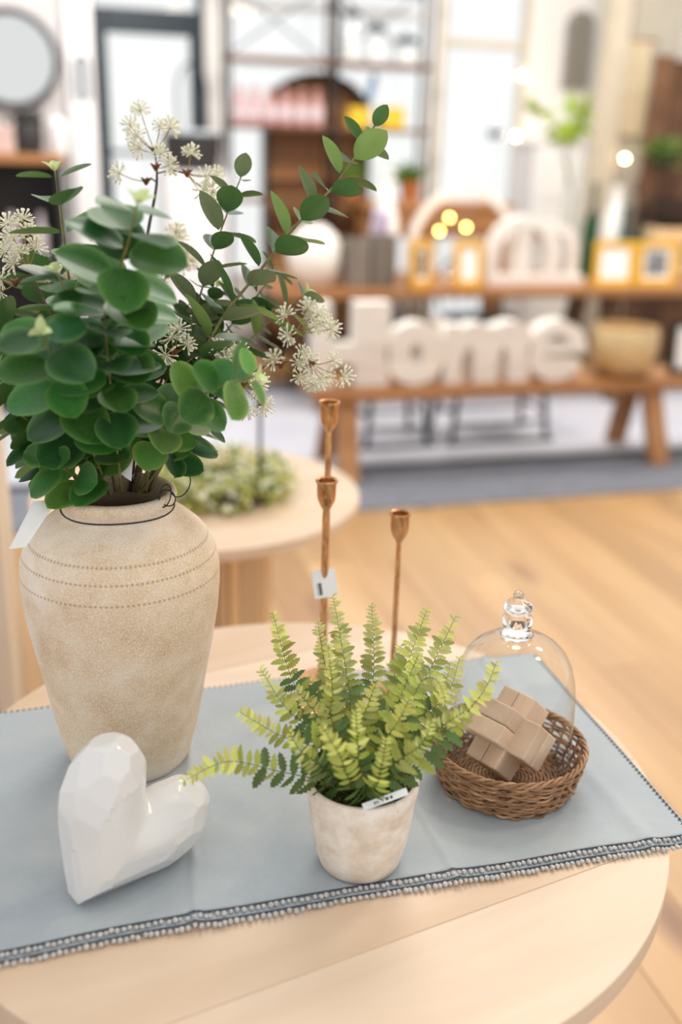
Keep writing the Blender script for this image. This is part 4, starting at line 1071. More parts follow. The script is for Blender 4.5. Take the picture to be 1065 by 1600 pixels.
for a in ((-.45, 4.63, 4.63, 4.72), (-.45, 4.63, 6.40, 6.44), (-.45, -.42, 4.72, 6.40), (4.6, 4.63, 4.72, 6.4)): m.box(*a, .0101, .0135)
part('border_line', m, M['rugline'], painted_sheen, smooth=False)
GZ = .0135

def beam(mb, a, b, wx, wy):
    """square timber from a to b"""
    a, b = Vector(a), Vector(b); vs = []
    for p in (a, b):
        vs += [p+Vector((sx*wx/2, sy*wy/2, 0)) for sx, sy in ((-1, -1), (1, -1), (1, 1), (-1, 1))]
    return mb.add(vs, [(3, 2, 1, 0), (4, 5, 6, 7)]+[(i_, (i_+1) % 4, 4+(i_+1) % 4, 4+i_) for i_ in range(4)])
bench = thing('wooden_bench', 'long brown wooden bench in front of the dining table, carrying a white word sign', 'bench', (2.3, 4.66, GZ))
BX0, BX1, BY0, BY1, BZ = 1.15, 3.55, 4.50, 4.86, .455
for a, b in ((BY0, BY0+.118), (BY0+.121, BY0+.239), (BY0+.242, BY1)):
    m = MB(); m.box(BX0, BX1, a, b, BZ-.05, BZ); part('seat_board', m, M['brown'], bench, smooth=False, bevel=.005)
for x in (1.33, 3.02):
    for s_, yb, yt in ((-1, 4.46, 4.60), (1, 4.92, 4.78)):
        m = MB(); beam(m, (x-.02 if x < 2 else x+.02, yb, GZ), (x, yt, BZ-.05), .10, .07); part('leg', m, M['brown'], bench, smooth=False, bevel=.004)
    m = MB(); m.box(x-.04, x+.04, 4.56, 4.82, BZ-.11, BZ-.05); part('crossbar', m, M['brown'], bench, smooth=False, bevel=.004)
M['signwhite'] = wood('whitewashed_sign', (222, 214, 206), (236, 230, 224), (240, 236, 232), axis=0, grain=16, rough=.7, rnd=.02)
SB = (1.185, 2.623, 0.422, 0.798); SZ0 = BZ
kx = (SB[1]-SB[0])/416.0
kz = kx*1.02
def sx(p): return SB[0]+(p-493)*kx
def sz(p): return SZ0+(606-p)*kz
sign = thing('home_sign', 'chunky white wooden sign reading Home standing on the bench', 'sign', (sx(700), 4.66, SZ0))
def letter(loops): part('letter', weld(plate(loops, 4.605, 4.715)), M['signwhite'], sign, smooth=False, bevel=.004)
letter([[(sx(a), sz(b)) for a, b in ((486,606),(486,490),(512,490),(512,546),(546,546),(546,490),(597,490),(597,606),(546,606),(546,574),(512,574),(512,606))]])
letter([ell(sx(637), sz(562), 45*kx, 44*kz, 40), ell(sx(638), sz(562), 9*kx, 15*kz, 20)])
mo = [(sx(681), sz(606)), (sx(681), sz(524)), (sx(702), sz(522))]
mo += [(sx(728+27*math.cos(a)), sz(540-20*math.sin(a))) for a in np.linspace(PI*.85, PI*.25, 9)]
mo += [(sx(784+32*math.cos(a)), sz(540-21*math.sin(a))) for a in np.linspace(PI*.75, 0, 10)] + [(sx(816), sz(606))]
mo += [(sx(782), sz(606)), (sx(780), sz(566)), (sx(773), sz(552)), (sx(766), sz(566)), (sx(766), sz(606)), (sx(728), sz(606)), (sx(727), sz(566)), (sx(718), sz(550)), (sx(709), sz(566)), (sx(709), sz(606))]
letter([mo])
eo = [(sx(860+48*math.cos(a)), sz(563-44*math.sin(a))) for a in np.linspace(-.02, 2*PI-.45, 44)]
eo += [(sx(884), sz(571)), (sx(880), sz(575)), (sx(838), sz(573)), (sx(836), sz(567)), (sx(905), sz(565))]
letter([eo, [(sx(a), sz(b)) for a, b in ((840,552),(846,543),(860,539),(874,543),(879,552))]])
M['goldbowl'] = plain('hammered_gold', (222, 196, 150), .42, .5, var=.12, scale=40, bump=.6, bscale=45)
BO = Vector((2.8794, 4.6800, 0.4040)); BO.z = BZ
m = MB(); m.lathe([(0, 0), (.09, 0), (.13, .02), (.165, .08), (.178, .15), (.176, .23), (.166, .262), (.158, .262), (.166, .23), (.166, .15), (.15, .08), (.11, .03), (0, .02)], BO, 48)
single('gold_bowl', m, M['goldbowl'], 'hammered pale gold bowl on the bench beside the white sign', 'bowl', BO, sharp=50)
def photo_frame(label, rect_, Y, z0, fm, inner, thick=.025, border=.042, yaw=0, group=None, foot=False, r=.02, h=None, cat='picture frame'):
    x0, x1, za, zb = rect_; h = zb-za if h is None else h; wd = x1-x0; b = Vector(((x0+x1)/2, Y, z0))
    t = thing('photo_frame', label, cat, b, group); T = Matrix.Translation(b) @ Matrix.Rotation(yaw, 4, 'Z') @ Matrix.Rotation(-.06, 4, 'X')
    def tr(mb): mb.v = [tuple(T @ Vector(v_)) for v_ in mb.v]; return mb
    part('frame', tr(weld(plate([rrect(-wd/2, wd/2, 0, h, r), rrect(-wd/2+border, wd/2-border, border, h-border, r*.5)], -thick/2, thick/2))), fm, t, bevel=.003)
    m = MB(); m.box(-wd/2+border*.6, wd/2-border*.6, 0, .004, border*.6, h-border*.6); part('mount', tr(m), M['card'], t, smooth=False)
    if inner is not None:
        m = MB(); m.box(-wd/2+border*1.5, wd/2-border*1.5, -.003, 0, border*1.6, h-border*1.6); part('photo', tr(m), inner, t, 'dark blurred print', smooth=False)
    m = MB(); m.add([(-.03, thick/2, h*.75), (.03, thick/2, h*.75), (.03, .10, .004), (-.03, .10, .004), (-.03, thick/2+.004, h*.75), (.03, thick/2+.004, h*.75), (.03, .106, .004), (-.03, .106, .004)], [(0,1,2,3), (7,6,5,4), (0,4,5,1), (2,6,7,3), (1,5,6,2), (0,3,7,4)])
    part('easel_back', tr(m), M['charcoal'], t, smooth=False); return t
photo_frame('black framed white print at the end of the bench', (3.157, 3.377, 0.390, 0.673), 4.66, BZ, M['black'], None, border=.028, r=.004)

# low black metal stools behind the bench
def stool(x0, x1, y0, y1, h, label):
    t = thing('metal_stool', label, 'stool', ((x0+x1)/2, (y0+y1)/2, GZ), None)
    m = MB(); m.box(x0, x1, y0, y1, h-.03, h); part('seat', m, M['black'], t, smooth=False, bevel=.008)
    for x, dx in ((x0+.02, -.04), (x1-.02, .04)):
        for y, dy in ((y0+.02, -.03), (y1-.02, .03)):
            m = MB(); m.tube([(x+dx, y+dy, GZ), (x, y, h-.03)], .016, 8); part('leg', m, M['black'], t)
    m = MB(); z = .13
    m.tube([(x0-.06, y0-.02, GZ+.012), (x1+.06, y0-.02, GZ+.012)], .011, 8)
    m.tube([(x0-.01, y0, z), (x1+.01, y0, z)], .009, 8); m.tube([(x0-.01, y1, z), (x1+.01, y1, z)], .009, 8)
    m.tube([(x0, y0, z+.05), (x0, y1, z+.05)], .009, 8); m.tube([(x1, y0, z+.05), (x1, y1, z+.05)], .009, 8); part('stretcher', m, M['black'], t, kind='stuff')
stool(1.58, 1.90, 5.00, 5.30, .44, 'black metal stool behind the bench under the letter o')
stool(2.08, 2.62, 5.00, 5.32, .44, 'wider black metal stool behind the bench under the letter m')

# ================================================================ DINING TABLE AND WHAT STANDS ON IT
TZ = .765; TY0, TY1, TX0, TX1 = 5.74, 6.70, 1.22, 4.35
dt = thing('dining_table', 'long brown wooden dining table behind the bench, set with frames and bottles', 'table', (2.8, 6.2, GZ))
nb_ = 5
for i_ in range(nb_):
    a = TY0+(TY1-TY0)*i_/nb_; m = MB(); m.box(TX0, TX1, a+.001, a+(TY1-TY0)/nb_-.001, TZ-.05, TZ); part('top_board', m, M['brown'], dt, smooth=False, bevel=.004)
for x in (1.55, 3.55):
    for yb, yt in ((5.82, 6.02), (6.62, 6.42)):
        m = MB(); beam(m, (x, yb, GZ), (x, yt, TZ-.09), .11, .09); part('leg', m, M['dark'], dt, smooth=False, bevel=.004)
    m = MB(); m.box(x-.05, x+.05, 5.85, 6.6, TZ-.10, TZ-.05); part('crossbar', m, M['dark'], dt, smooth=False, bevel=.004)
m = MB(); m.box(1.55, 3.55, 6.18, 6.26, .30, .38); part('stretcher', m, M['dark'], dt, smooth=False, bevel=.004)

def chair(px0, px1, label):
    x0, x1 = (-0.0315, 1.0000, 1.6628)[0]*0+px0, px1; y0 = 6.46; b = ((x0+x1)/2, y0+.2, 0)
    t = thing('metal_chair', label, 'chair', b, 'black metal chairs behind the dining table'); h = .46
    m = MB(); w_ = (x1-x0)/2; cx = (x0+x1)/2
    m.lathe([(0, h-.03), (w_*.9, h-.03), (w_, h-.015), (w_*.96, h), (0, h-.004)], (cx, y0+.22, 0), 32); m.v = [(a, (b_-(y0+.22))*.42/w_/2*1.0+(y0+.22), c) for a, b_, c in m.v]
    part('seat', m, M['teal'], t)
    for sx_ in (-1, 1):
        for sy_ in (-1, 1):
            m = MB(); m.tube([(cx+sx_*w_*.85, y0+.22+sy_*.19, 0.001 if True else 0), (cx+sx_*w_*.65, y0+.22+sy_*.13, h-.02)], .014, 8); part('leg', m, M['teal'], t)
    pts = [(cx-w_*.8, y0+.38, h-.01), (cx-w_*.86, y0+.44, .66), (cx-w_*.6, y0+.47, .80), (cx, y0+.49, .83), (cx+w_*.6, y0+.47, .80), (cx+w_*.86, y0+.44, .66), (cx+w_*.8, y0+.38, h-.01)]
    m = MB(); m.tube(spline(pts, 30), .013, 8); part('back_hoop', m, M['teal'], t)
    for f_ in (-.4, 0, .4):
        m = MB(); m.tube([(cx+w_*f_, y0+.40, h-.01), (cx+w_*f_*1.05, y0+.475, .81)], .008, 6); part('spindle', m, M['teal'], t)
chair(2.02, 2.36, 'black metal chair behind the dining table, seen under its top at the letter o')
chair(2.62, 3.20, 'wide black metal chair behind the dining table, seen under its top over the letter m')

M['gold'] = plain('bright_gold_frame', (246, 190, 66), .3, .45, var=.1, scale=30)
k = N('dark_print'); v = k.obj(); k.set(k.ramp(k.noise(v, 14, 3), [(.35, S((40, 34, 30))), (.5, S((110, 96, 86))), (.65, S((190, 180, 172)))]), .4); M['print'] = k.m
k = N('grey_print'); v = k.obj(); k.set(k.ramp(k.noise(v, 12, 3), [(.3, S((70, 72, 76))), (.5, S((130, 130, 132))), (.7, S((200, 200, 200)))]), .4); M['print2'] = k.m
fy = 5.86; fh = .285
photo_frame('gold photo frame with a dark print, leftmost on the dining table', (2.052, 2.251, 0.779, 1.061), fy, TZ, M['gold'], M['print'], yaw=.5, h=fh, group='gold frames on the dining table')
photo_frame('gold photo frame turned aside with blank white mount beside the glass bowl', (2.343, 2.572, 0.777, 1.062), fy, TZ, M['gold'], None, yaw=.38, h=fh, group='gold frames on the dining table')
photo_frame('gold photo frame with blank white mount right of the white arches', (3.320, 3.611, 0.770, 1.067), fy, TZ, M['gold'], None, yaw=-.03, h=fh, group='gold frames on the dining table')
photo_frame('gold photo frame with a grey portrait print, rightmost on the dining table', (3.633, 3.913, 0.768, 1.077), fy, TZ, M['gold'], M['print2'], yaw=-.1, h=fh, group='gold frames on the dining table')

def at_t(p, y=None): return Vector((p[0], p[1], TZ))
M['plaster'] = plain('white_plaster', (238, 232, 224), .8, var=.03, bump=.5, bscale=80)
b = at_t((1.5186, 6.0500, 0.7516)); m = MB(); m.lathe([(0, 0), (.09, 0), (.14, .05), (.168, .14), (.165, .22), (.13, .30), (.08, .34), (.06, .355), (.05, .35), (0, .33)], b, 40)
single('round_vase', m, M['plaster'], 'fat round white plaster vase at the left end of the dining table', 'vase', b)
M['greywood'] = wood('grey_weathered_wood', (96, 88, 80), (122, 112, 102), (142, 132, 122), axis=2, grain=18, rough=.8)
def block(rc, Y, label):
    b = Vector(((rc[0]+rc[1])/2, Y, TZ)); t = thing('candle_block', label, 'candle holder', b); wd = rc[1]-rc[0]
    m = MB(); m.box(rc[0], rc[1], Y-wd/2, Y+wd/2, TZ, rc[3]); part('block', m, M['greywood'], t, smooth=False, bevel=.006)
    m = MB(); m.lathe([(0, 0), (wd*.3, 0), (wd*.3, .006), (0, .006)], (b.x, Y, rc[3]), 24); part('plate', m, M['black'], t); return rc[3]+.006
z1 = block((1.683, 1.833, 0.763, 1.049), 5.98, 'taller grey wooden candle block on the dining table, left of its pair')
z2 = block((1.849, 2.002, 0.761, 1.072), 5.98, 'grey wooden candle block with the lavender candle on it')
M['lav'] = plain('lavender_wax', (192, 178, 200), .5, var=.02); M['wick'] = M['charcoal']
b = Vector((((1.849, 2.002, 0.761, 1.072)[0]+(1.849, 2.002, 0.761, 1.072)[1])/2-.012, 5.98, z2)); t = thing('pillar_candle', 'pale lavender pillar candle on the grey wooden block', 'candle', b)
m = MB(); m.lathe([(0, 0), (.05, 0), (.052, .004), (.052, .125), (.048, .13), (0, .127)], b, 28); part('wax', m, M['lav'], t); m = MB(); m.tube([b+Vector((0, 0, .126)), b+Vector((.001, 0, .14))], .0015, 5); part('wick', m, M['charcoal'], t)
M['milk'] = plain('white_ceramic', (240, 240, 240), .25, var=.01)
b = at_t((2.0571, 6.3500, 0.7416)); m = MB(); m.lathe([(0, 0), (.085, 0), (.095, .02), (.095, .30), (.08, .40), (.05, .50), (.045, .62), (.058, .66), (.052, .665), (.038, .62), (0, .60)], b, 36)
single('tall_bottle', m, M['milk'], 'tall white ceramic bottle behind the lavender candle', 'bottle', b)

def arch_loop(cx, z0, rx, h, t, n=24):
    """upside-down U outline"""
    ro = [(cx+rx*math.cos(a), z0+h-rx+rx*math.sin(a)) for a in np.linspace(0, PI, n)]
    ri = [(cx+(rx-t)*math.cos(a), z0+h-rx+(rx-t)*math.sin(a)) for a in np.linspace(PI, 0, n)]
    return [(cx+rx, z0)]+ro+[(cx-rx, z0), (cx-rx+t, z0)]+ri+[(cx+rx-t, z0)]
rc = (2.244, 3.020, 0.704, 1.341); cx = (rc[0]+rc[1])/2; b = Vector((cx, 6.42, TZ))
m = weld(plate([arch_loop(cx, TZ, (rc[1]-rc[0])/2, rc[3]-TZ, .052)], 6.39, 6.45)); single('white_arch', m, M['signwhite'], 'tall plain white wooden arch behind the two left gold frames', 'ornament', b, bevel=.005)
rc = (2.632, 3.317, 0.753, 1.193); cx = (rc[0]+rc[1])/2; hw = (rc[1]-rc[0])/2; b = Vector((cx, 6.02, TZ))
t = thing('arch_ornament', 'white nested wooden arches on a plinth in the middle of the dining table', 'ornament', b)
m = MB(); m.box(rc[0], rc[1], 5.96, 6.08, TZ, TZ+.055); part('plinth', m, M['signwhite'], t, smooth=False, bevel=.005)
part('arch', weld(plate([arch_loop(rc[0]+hw*.72, TZ+.055, hw*.72, rc[3]-TZ-.055, .075)], 5.975, 6.065)), M['signwhite'], t, bevel=.005)
part('arch', weld(plate([arch_loop(rc[1]-hw*.60, TZ+.055, hw*.59, (rc[3]-TZ-.055)*.90, .07)], 6.07, 6.13)), M['signwhite'], t, bevel=.005)
m = MB(); m.box(rc[0]+hw*.62, rc[0]+hw*.82, 5.98, 6.06, TZ+.055, rc[3]-.075); part('divider', m, M['signwhite'], t, smooth=False, bevel=.005)
def bottle(name, label, b, r, h, neck, m_, cat='bottle', group=None):
    m = MB(); m.lathe([(0, 0), (r*.9, 0), (r, .01), (r, h*.55), (r*.85, h*.64), (neck, h*.74), (neck, h*.96), (neck*1.25, h*.97), (neck*1.25, h), (neck*.8, h), (neck*.8, h*.74), (0, h*.6)], b, 28)
    return single(name, m, m_, label, cat, b, group, sharp=50)
def tinted(name, c):
    return glass(name, S(c), .03, 1.5)
M['greenglass'] = tinted('green_glass', (96, 170, 140)); M['aquaglass'] = tinted('aqua_glass', (120, 190, 190)); M['clearglass'] = glass('clear_glass', (.97, .98, .98, 1), .02, 1.5)
bottle('glass_bottle', 'tall slim green glass bottle right of the white arches', at_t((3.5123, 6.3000, 0.7389)), .052, .62, .016, M['greenglass'])
bottle('glass_bottle', 'aqua glass bottle behind the third gold frame', at_t((3.8901, 6.5000, 0.7115)), .04, .46, .022, M['aquaglass'])
bottle('glass_bottle', 'aqua glass bottle behind the gap between the right gold frames', at_t((4.0352, 6.5500, 0.7044)), .036, .46, .020, M['aquaglass'])
M['bulb'] = glow('warm_bulb', (255, 190, 92), 40); M['bulb2'] = glow('pale_warm_bulb', (255, 226, 176), 45)
b = at_t((2.4868, 6.2200, 0.7553)); t = thing('glass_bowl', 'clear glass vase holding warm fairy lights between the gold frames', 'vase', b)
m = MB(); m.lathe([(0, 0), (.07, 0), (.12, .03), (.155, .12), (.15, .24), (.11, .36), (.09, .42), (.10, .44)], b, 36); part('vessel', m, M['clearglass'], t)
lw = MB(); pl = [b+Vector((0, 0, .03))]
for px_ in ((2.3854, 6.2200, 1.0750), (2.4500, 6.2200, 1.1587), (2.5691, 6.2200, 1.1002)):
    m = MB(); m.ball(px_, .013, 2); part('bulb', m, M['bulb'], t, sharp=0); pl.append(Vector(px_))
lw.tube(spline(pl, 24), .0018, 5); part('light_wire', lw, M['copper'], t)
# glass vase with lime branches
b = at_t((3.4258, 6.4500, 0.7207)); t = thing('glass_vase', 'tall clear glass vase behind the white nested arches', 'vase', b)
m = MB(); m.lathe([(0, 0), (.06, 0), (.065, .01), (.065, .70), (.055, .80), (.058, .82)], b, 28); part('vessel', m, M['clearglass'], t)
M['limeleaf'] = leafmat('lime_leaf', (112, 136, 26), (150, 168, 44), (140, 156, 54), .5, .2); LB = leaf_mesh('leaf', 1, .5, M['limeleaf'], .9, .7, .2, .2, 6)
r = random.Random(31)
for lab, tops in (('lime green branch leaning left out of the clear glass vase', [(3.2925, 6.4200, 1.5845), (3.1950, 6.3500, 1.7201), (2.9788, 6.3000, 1.9031)]), ('bushy lime green branch leaning right out of the clear glass vase', [(3.3504, 6.4500, 1.5858), (3.4284, 6.4500, 1.7285), (3.4958, 6.4500, 1.9484)]), ('upright lime green branch in the middle of the clear glass vase', [(3.3414, 6.4600, 1.5854), (3.4074, 6.5000, 1.7685), (3.4121, 6.5000, 1.9667)])):
    bb = b+Vector((r.uniform(-.02, .02), r.uniform(-.02, .02), .012)); t = thing('leafy_branch', lab, 'branch', bb, 'lime branches in the glass vase')
    sp = spline([bb, b+Vector((0, 0, .5))]+[Vector(q_) for q_ in tops], 40); m = MB(); m.tube(sp, .0035, 6); part('stem', m, M['fern_stem'], t)
    nl = 26 if 'bushy' in lab else 14
    for i_ in range(nl):
        p = sp[min(40, int(24+16*i_/nl))]; d = Vector((r.gauss(0, 1), r.gauss(0, .7), r.gauss(-.2, .6)))
        o = bpy.data.objects.new('leaf', LB); C.objects.link(o); o.parent = t; o.matrix_local = frame_mat(p-bb, d, Vector((r.gauss(0, .5), -1, .5)), r.uniform(.07, .12))

# ================================================================ BACK OF THE SHOP
def box_thing(name, label, cat, boxes, m_, loc, group=None, bevel=.006):
    m = MB()
    for q_ in boxes: m.box(*q_)
    return single(name, m, m_, label, cat, loc, group, smooth=False, bevel=bevel)
# wooden console behind the dining table
rc = (2.147, 3.310, 0.954, 1.207); t = thing('wooden_console', 'honey brown wooden console table beyond the dining table', 'console', ((rc[0]+rc[1])/2, 7.3, 0))
m = MB(); m.box(rc[0], rc[1], 7.1, 7.42, rc[3]-.05, rc[3]); part('top', m, M['brown'], t, smooth=False, bevel=.005)
m = MB(); m.box(rc[0]+.04, rc[1]-.04, 7.13, 7.15, rc[2], rc[3]-.05); part('apron', m, M['brown'], t, smooth=False, bevel=.004)
for x in (rc[0]+.06, rc[1]-.06):
    for y in (7.16, 7.37):
        m = MB(); m.box(x-.035, x+.035, y-.03, y+.03, 0, rc[3]-.05); part('leg', m, M['brown'], t, smooth=False, bevel=.004)
# metal shelf unit before the window
SY = 7.72; z_ = lambda y: (2.0423, 7.7200, 2.5580)
zs = [RB(355,y,670,y+8,7.6)[3] for y in () ] if False else [(1.253, 2.756, 2.114, 2.148)[3], (1.248, 2.784, 1.665, 1.705)[3], (1.242, 2.815, 1.164, 1.201)[3], .35, (1.259, 2.723, 2.637, 2.661)[3]]
ex0, ex1, exm = (1.253, 2.761, 2.114, 2.148)[0], (1.253, 2.761, 2.114, 2.148)[1], (2.021, 2.026, 2.116, 2.150)[0]
sh = thing('metal_shelf', 'black metal shelf unit with wooden boards standing before the shop window', 'shelf', ((ex0+ex1)/2, 7.65, 0))
for x in (ex0, exm, ex1):
    for y in (7.52, 7.78):
        w_ = .022 if (x == exm and y == 7.52) else .011
        m = MB(); m.box(x-w_, x+w_, y-.012, y+.012, 0, 2.95); part('post', m, M['black'], sh, smooth=False, bevel=.003)
for zz in zs:
    m = MB(); m.box(ex0, ex1, 7.51, 7.79, zz-.03, zz); part('board', m, M['dark'], sh, smooth=False, bevel=.003)
for a, b_ in ((ex0, exm), (exm, ex1)):
    m = MB(); m.tube([(a, 7.785, zs[0]), (b_, 7.785, zs[4])], .006, 6); part('brace', m, M['black'], sh)
    m = MB(); m.tube([(b_, 7.785, zs[0]), (a, 7.785, zs[4])], .006, 6); part('brace', m, M['black'], sh)
def on(px_, zz): return Vector((px_[0], px_[1], zz))
for p, rr_, hh, lab in (((2.1550, 7.6200, 2.1784), .065, .30, 'glass jar with dark lid, tallest of three on the top board'), ((2.3445, 7.6200, 2.1874), .085, .22, 'glass jar with dark lid, middle of three on the top board'), ((2.5809, 7.6200, 2.1986), .10, .15, 'low wide glass jar with dark lid at the end of the top board')):
    b = on(p, zs[0]); t = thing('glass_jar', lab, 'jar', b, 'glass jars on the metal shelf')
    m = MB(); m.lathe([(0, .003), (rr_, .003), (rr_, hh*.85), (rr_*.8, hh)], b, 28); part('vessel', m, M['clearglass'], t)
    m = MB(); m.lathe([(0, hh), (rr_*.85, hh), (rr_*.85, hh+.03), (.02, hh+.035), (.02, hh+.06), (0, hh+.06)], b, 28); part('lid', m, M['black'], t)
    m = MB(); m.lathe([(0, .004), (rr_*.92, .004), (rr_*.92, hh*.6), (0, hh*.62)], b, 24); part('filling', m, M['milk'], t)
M['pink'] = plain('pink_bottle', (214, 164, 162), .35, var=.1); M['pinkpale'] = plain('pale_label', (236, 222, 226), .5); M['pinkcap'] = plain('rose_cap', (206, 150, 140), .4)
words_ = ('nearest the left shelf post', 'second from the left shelf post', 'third from the left shelf post', 'fourth from the left shelf post', 'fifth from the left shelf post', 'just left of the thick middle post')
for i_, px_ in enumerate(((1.3396, 7.6200, 1.6972), (1.4482, 7.6000, 1.7005), (1.5652, 7.6200, 1.7045), (1.6749, 7.6000, 1.7078), (1.7943, 7.6200, 1.7119), (1.9052, 7.6000, 1.7152))):
    b = on(px_, zs[1]); t = thing('pink_bottle', 'pink bottle with pale label '+words_[i_], 'bottle', b, 'pink bottles on the metal shelf')
    m = MB(); m.lathe([(0, 0), (.048, 0), (.05, .01), (.05, .14), (.02, .19), (.02, .20), (0, .20)], b, 24); part('body', m, M['pink'], t)
    m = MB(); m.lathe([(.0505, .05), (.0512, .05), (.0512, .12), (.0505, .12)], b, 24); part('label', m, M['pinkpale'], t)
    m = MB(); m.lathe([(0, .20), (.024, .20), (.024, .25), (0, .252)], b, 20); part('cap', m, M['pinkcap'], t)
M['yellow'] = plain('yellow_card', (232, 190, 44), .6, var=.04); M['orange'] = plain('orange_clay', (200, 116, 66), .7, var=.06)
for rc_, lab in (((2.138, 2.300, 1.711, 1.851), 'yellow box on the middle board beside the thick post'), ((2.388, 2.568, 1.720, 1.869), 'yellow box at the right on the middle board')):
    box_thing('yellow_box', lab, 'box', [(rc_[0], rc_[1], 7.54, 7.68, zs[1], zs[1]+rc_[3]-rc_[2])], M['yellow'], ((rc_[0]+rc_[1])/2, 7.6, zs[1]), 'yellow boxes on the metal shelf')
M['blue'] = plain('soft_blue', (120, 160, 204), .5)
b = on((2.3386, 7.7200, 1.7308), zs[1]); t = thing('blue_brush', 'soft blue brush with upright handle behind the yellow boxes', 'brush', b)
m = MB(); m.tube([b, b+Vector((0, 0, .2))], .012, 8); part('handle', m, M['black'], t); m = MB(); m.tube([b+Vector((0, 0, .2)), b+Vector((.01, 0, .26)), b+Vector((.04, 0, .38))], [.02, .035, .02], 10); part('head', m, M['blue'], t)
M['leafg'] = leafmat('potted_green', (70, 104, 34), (104, 130, 48), (112, 136, 62), .5, .2); LP = leaf_mesh('leaf', 1, .3, M['leafg'], .9, .7, .2, .25, 5)
for px_, lab in (((2.1839, 7.6000, 1.2499), 'small green plant in orange pot on the low board, beside the thick post'), ((2.6546, 7.6000, 1.2576), 'small green plant in orange pot at the right of the low board')):
    b = on(px_, zs[2]); t = thing('potted_plant', lab, 'plant', b); m = MB(); m.lathe([(0, 0), (.06, 0), (.085, .12), (.09, .13), (.08, .13), (.07, .11), (0, .11)], b, 24); part('pot', m, M['orange'], t)
    for i_ in range(22):
        d = Vector((r.gauss(0, .4), r.gauss(0, .4), 1)); o = bpy.data.objects.new('leaf', LP); C.objects.link(o); o.parent = t; o.matrix_local = frame_mat(Vector((r.gauss(0, .03), r.gauss(0, .03), .11)), d, Vector((r.gauss(0, 1), -1, .2)), r.uniform(.12, .19))
# arched dark wooden bookcase between shelf and window
rc = (1.564, 2.388, 1.090, 2.083); cx = (rc[0]+rc[1])/2; rx = (rc[1]-rc[0])/2; bk = thing('arched_bookcase', 'dark wooden bookcase with a round arched top behind the metal shelf', 'bookcase', (cx, 7.9, 0))
def arch_solid(cx, z0, rx, h, n=24): return [(cx+rx, z0)]+[(cx+rx*math.cos(a), z0+h-rx*.75+rx*.75*math.sin(a)) for a in np.linspace(0, PI, n)]+[(cx-rx, z0)]
part('back', weld(plate([arch_solid(cx, 0, rx-.01, rc[3]-.01)], 7.955, 7.965)), M['brown'], bk)
oo = arch_solid(cx, 0, rx, rc[3]); ii = [(x_ if abs(x_-cx) < rx*.0 else cx+(x_-cx)*.93, z_*.985 if z_ > .1 else z_+.06) for x_, z_ in oo]
part('frame', weld(plate([oo, ii], 7.80, 7.955)), M['black'], bk)
for zz in ((1.560, 2.378, 1.666, 1.698)[3], (1.560, 2.392, 1.319, 1.352)[3], .9, .5):
    m = MB(); m.box(cx-rx*.93, cx+rx*.93, 7.82, 7.955, zz-.03, zz); part('shelf_board', m, M['brown'], bk, smooth=False)
# dark basket with hoop handle on a white plinth by the glass door
b = Vector((0.9153, 7.0000, 1.4097)); zt_ = (0.754, 1.092, 1.410, 1.628)
box_thing('white_plinth', 'plain white plinth under the dark hooped basket by the glass door', 'plinth', [(b.x-.2, b.x+.2, 6.8, 7.2, 0, zt_[2]-.02)], M['white'], (b.x, 7.0, 0))
b.z = zt_[2]-.02; t = thing('hooped_basket', 'dark round basket with tall hoop handle by the black glass door', 'basket', b); hh = zt_[3]-b.z
m = MB(); m.lathe([(0, 0), (.16, 0), (.185, hh*.5), (.19, hh), (.178, hh), (.17, hh*.4), (0, .02)], b, 36); part('body', m, M['charcoal'], t)
m = MB(); m.ring([(b.x+.188*math.cos(a), b.y+.188*math.sin(a), b.z+hh) for a in [2*PI*i_/48 for i_ in range(48)]], .014, 8); part('rim', m, plain('pale_rim', (196, 206, 212), .4), t)
m = MB(); m.tube(spline([b+Vector((-.08, 0, hh)), b+Vector((-.085, 0, hh+.28)), b+Vector((-.03, 0, hh+.40)), b+Vector((.05, 0, hh+.39)), b+Vector((.095, 0, hh+.28)), b+Vector((.10, 0, hh))], 24), .008, 8); part('hoop', m, M['black'], t)

# left wall: round mirror, tall black shelf unit and what stands on it
mc = Vector((-0.1668, 6.4600, 1.9814)); t = thing('round_mirror', 'round wall mirror with dark beaded frame hanging left of the white pillar', 'mirror', mc); R_ = .245
k = N('mirror_glass'); k.set((.72, .73, .74, 1), .03, 1.0); M['mirror'] = k.m
TMm = Matrix.Translation(mc) @ Matrix.Rotation(PI/2, 4, 'X') @ Matrix.Translation(-mc)
m = MB(); m.lathe([(0, .012), (R_-.01, .012), (R_-.01, -.02), (0, -.02)], mc, 48, TMm); part('glass', m, M['mirror'], t)
m = MB(); m.ring([(mc.x+R_*math.cos(a), mc.y-.014, mc.z+R_*math.sin(a)) for a in [2*PI*i_/64 for i_ in range(64)]], .018, 8); part('frame', m, M['charcoal'], t)
m = MB()
for i_ in range(44):
    a = 2*PI*i_/44; m.ball((mc.x+R_*math.cos(a), mc.y-.034, mc.z+R_*math.sin(a)), .014, 1)
part('beads', m, plain('grey_bead', (92, 96, 100), .5), t, kind='stuff')
mp_ = (0.171, 0.260, 1.786, 2.016); cx = (mp_[0]+mp_[1])/2; t = thing('arched_mirror', 'small arched mirror with thin dark frame on the white pillar', 'mirror', (cx, 6.415, mp_[2]))
rx = (mp_[1]-mp_[0])/2
part('frame', weld(plate([arch_loop(cx, mp_[2], rx, mp_[3]-mp_[2], .012)+[]], 6.395, 6.418)), M['charcoal'], t)
o_ = [(cx+rx*.9, mp_[2])]+[(cx+rx*.9*math.cos(a), mp_[3]-rx+rx*.9*math.sin(a)) for a in np.linspace(0, PI, 16)]+[(cx-rx*.9, mp_[2])]
part('glass', weld(plate([o_], 6.405, 6.417)), M['mirror'], t)
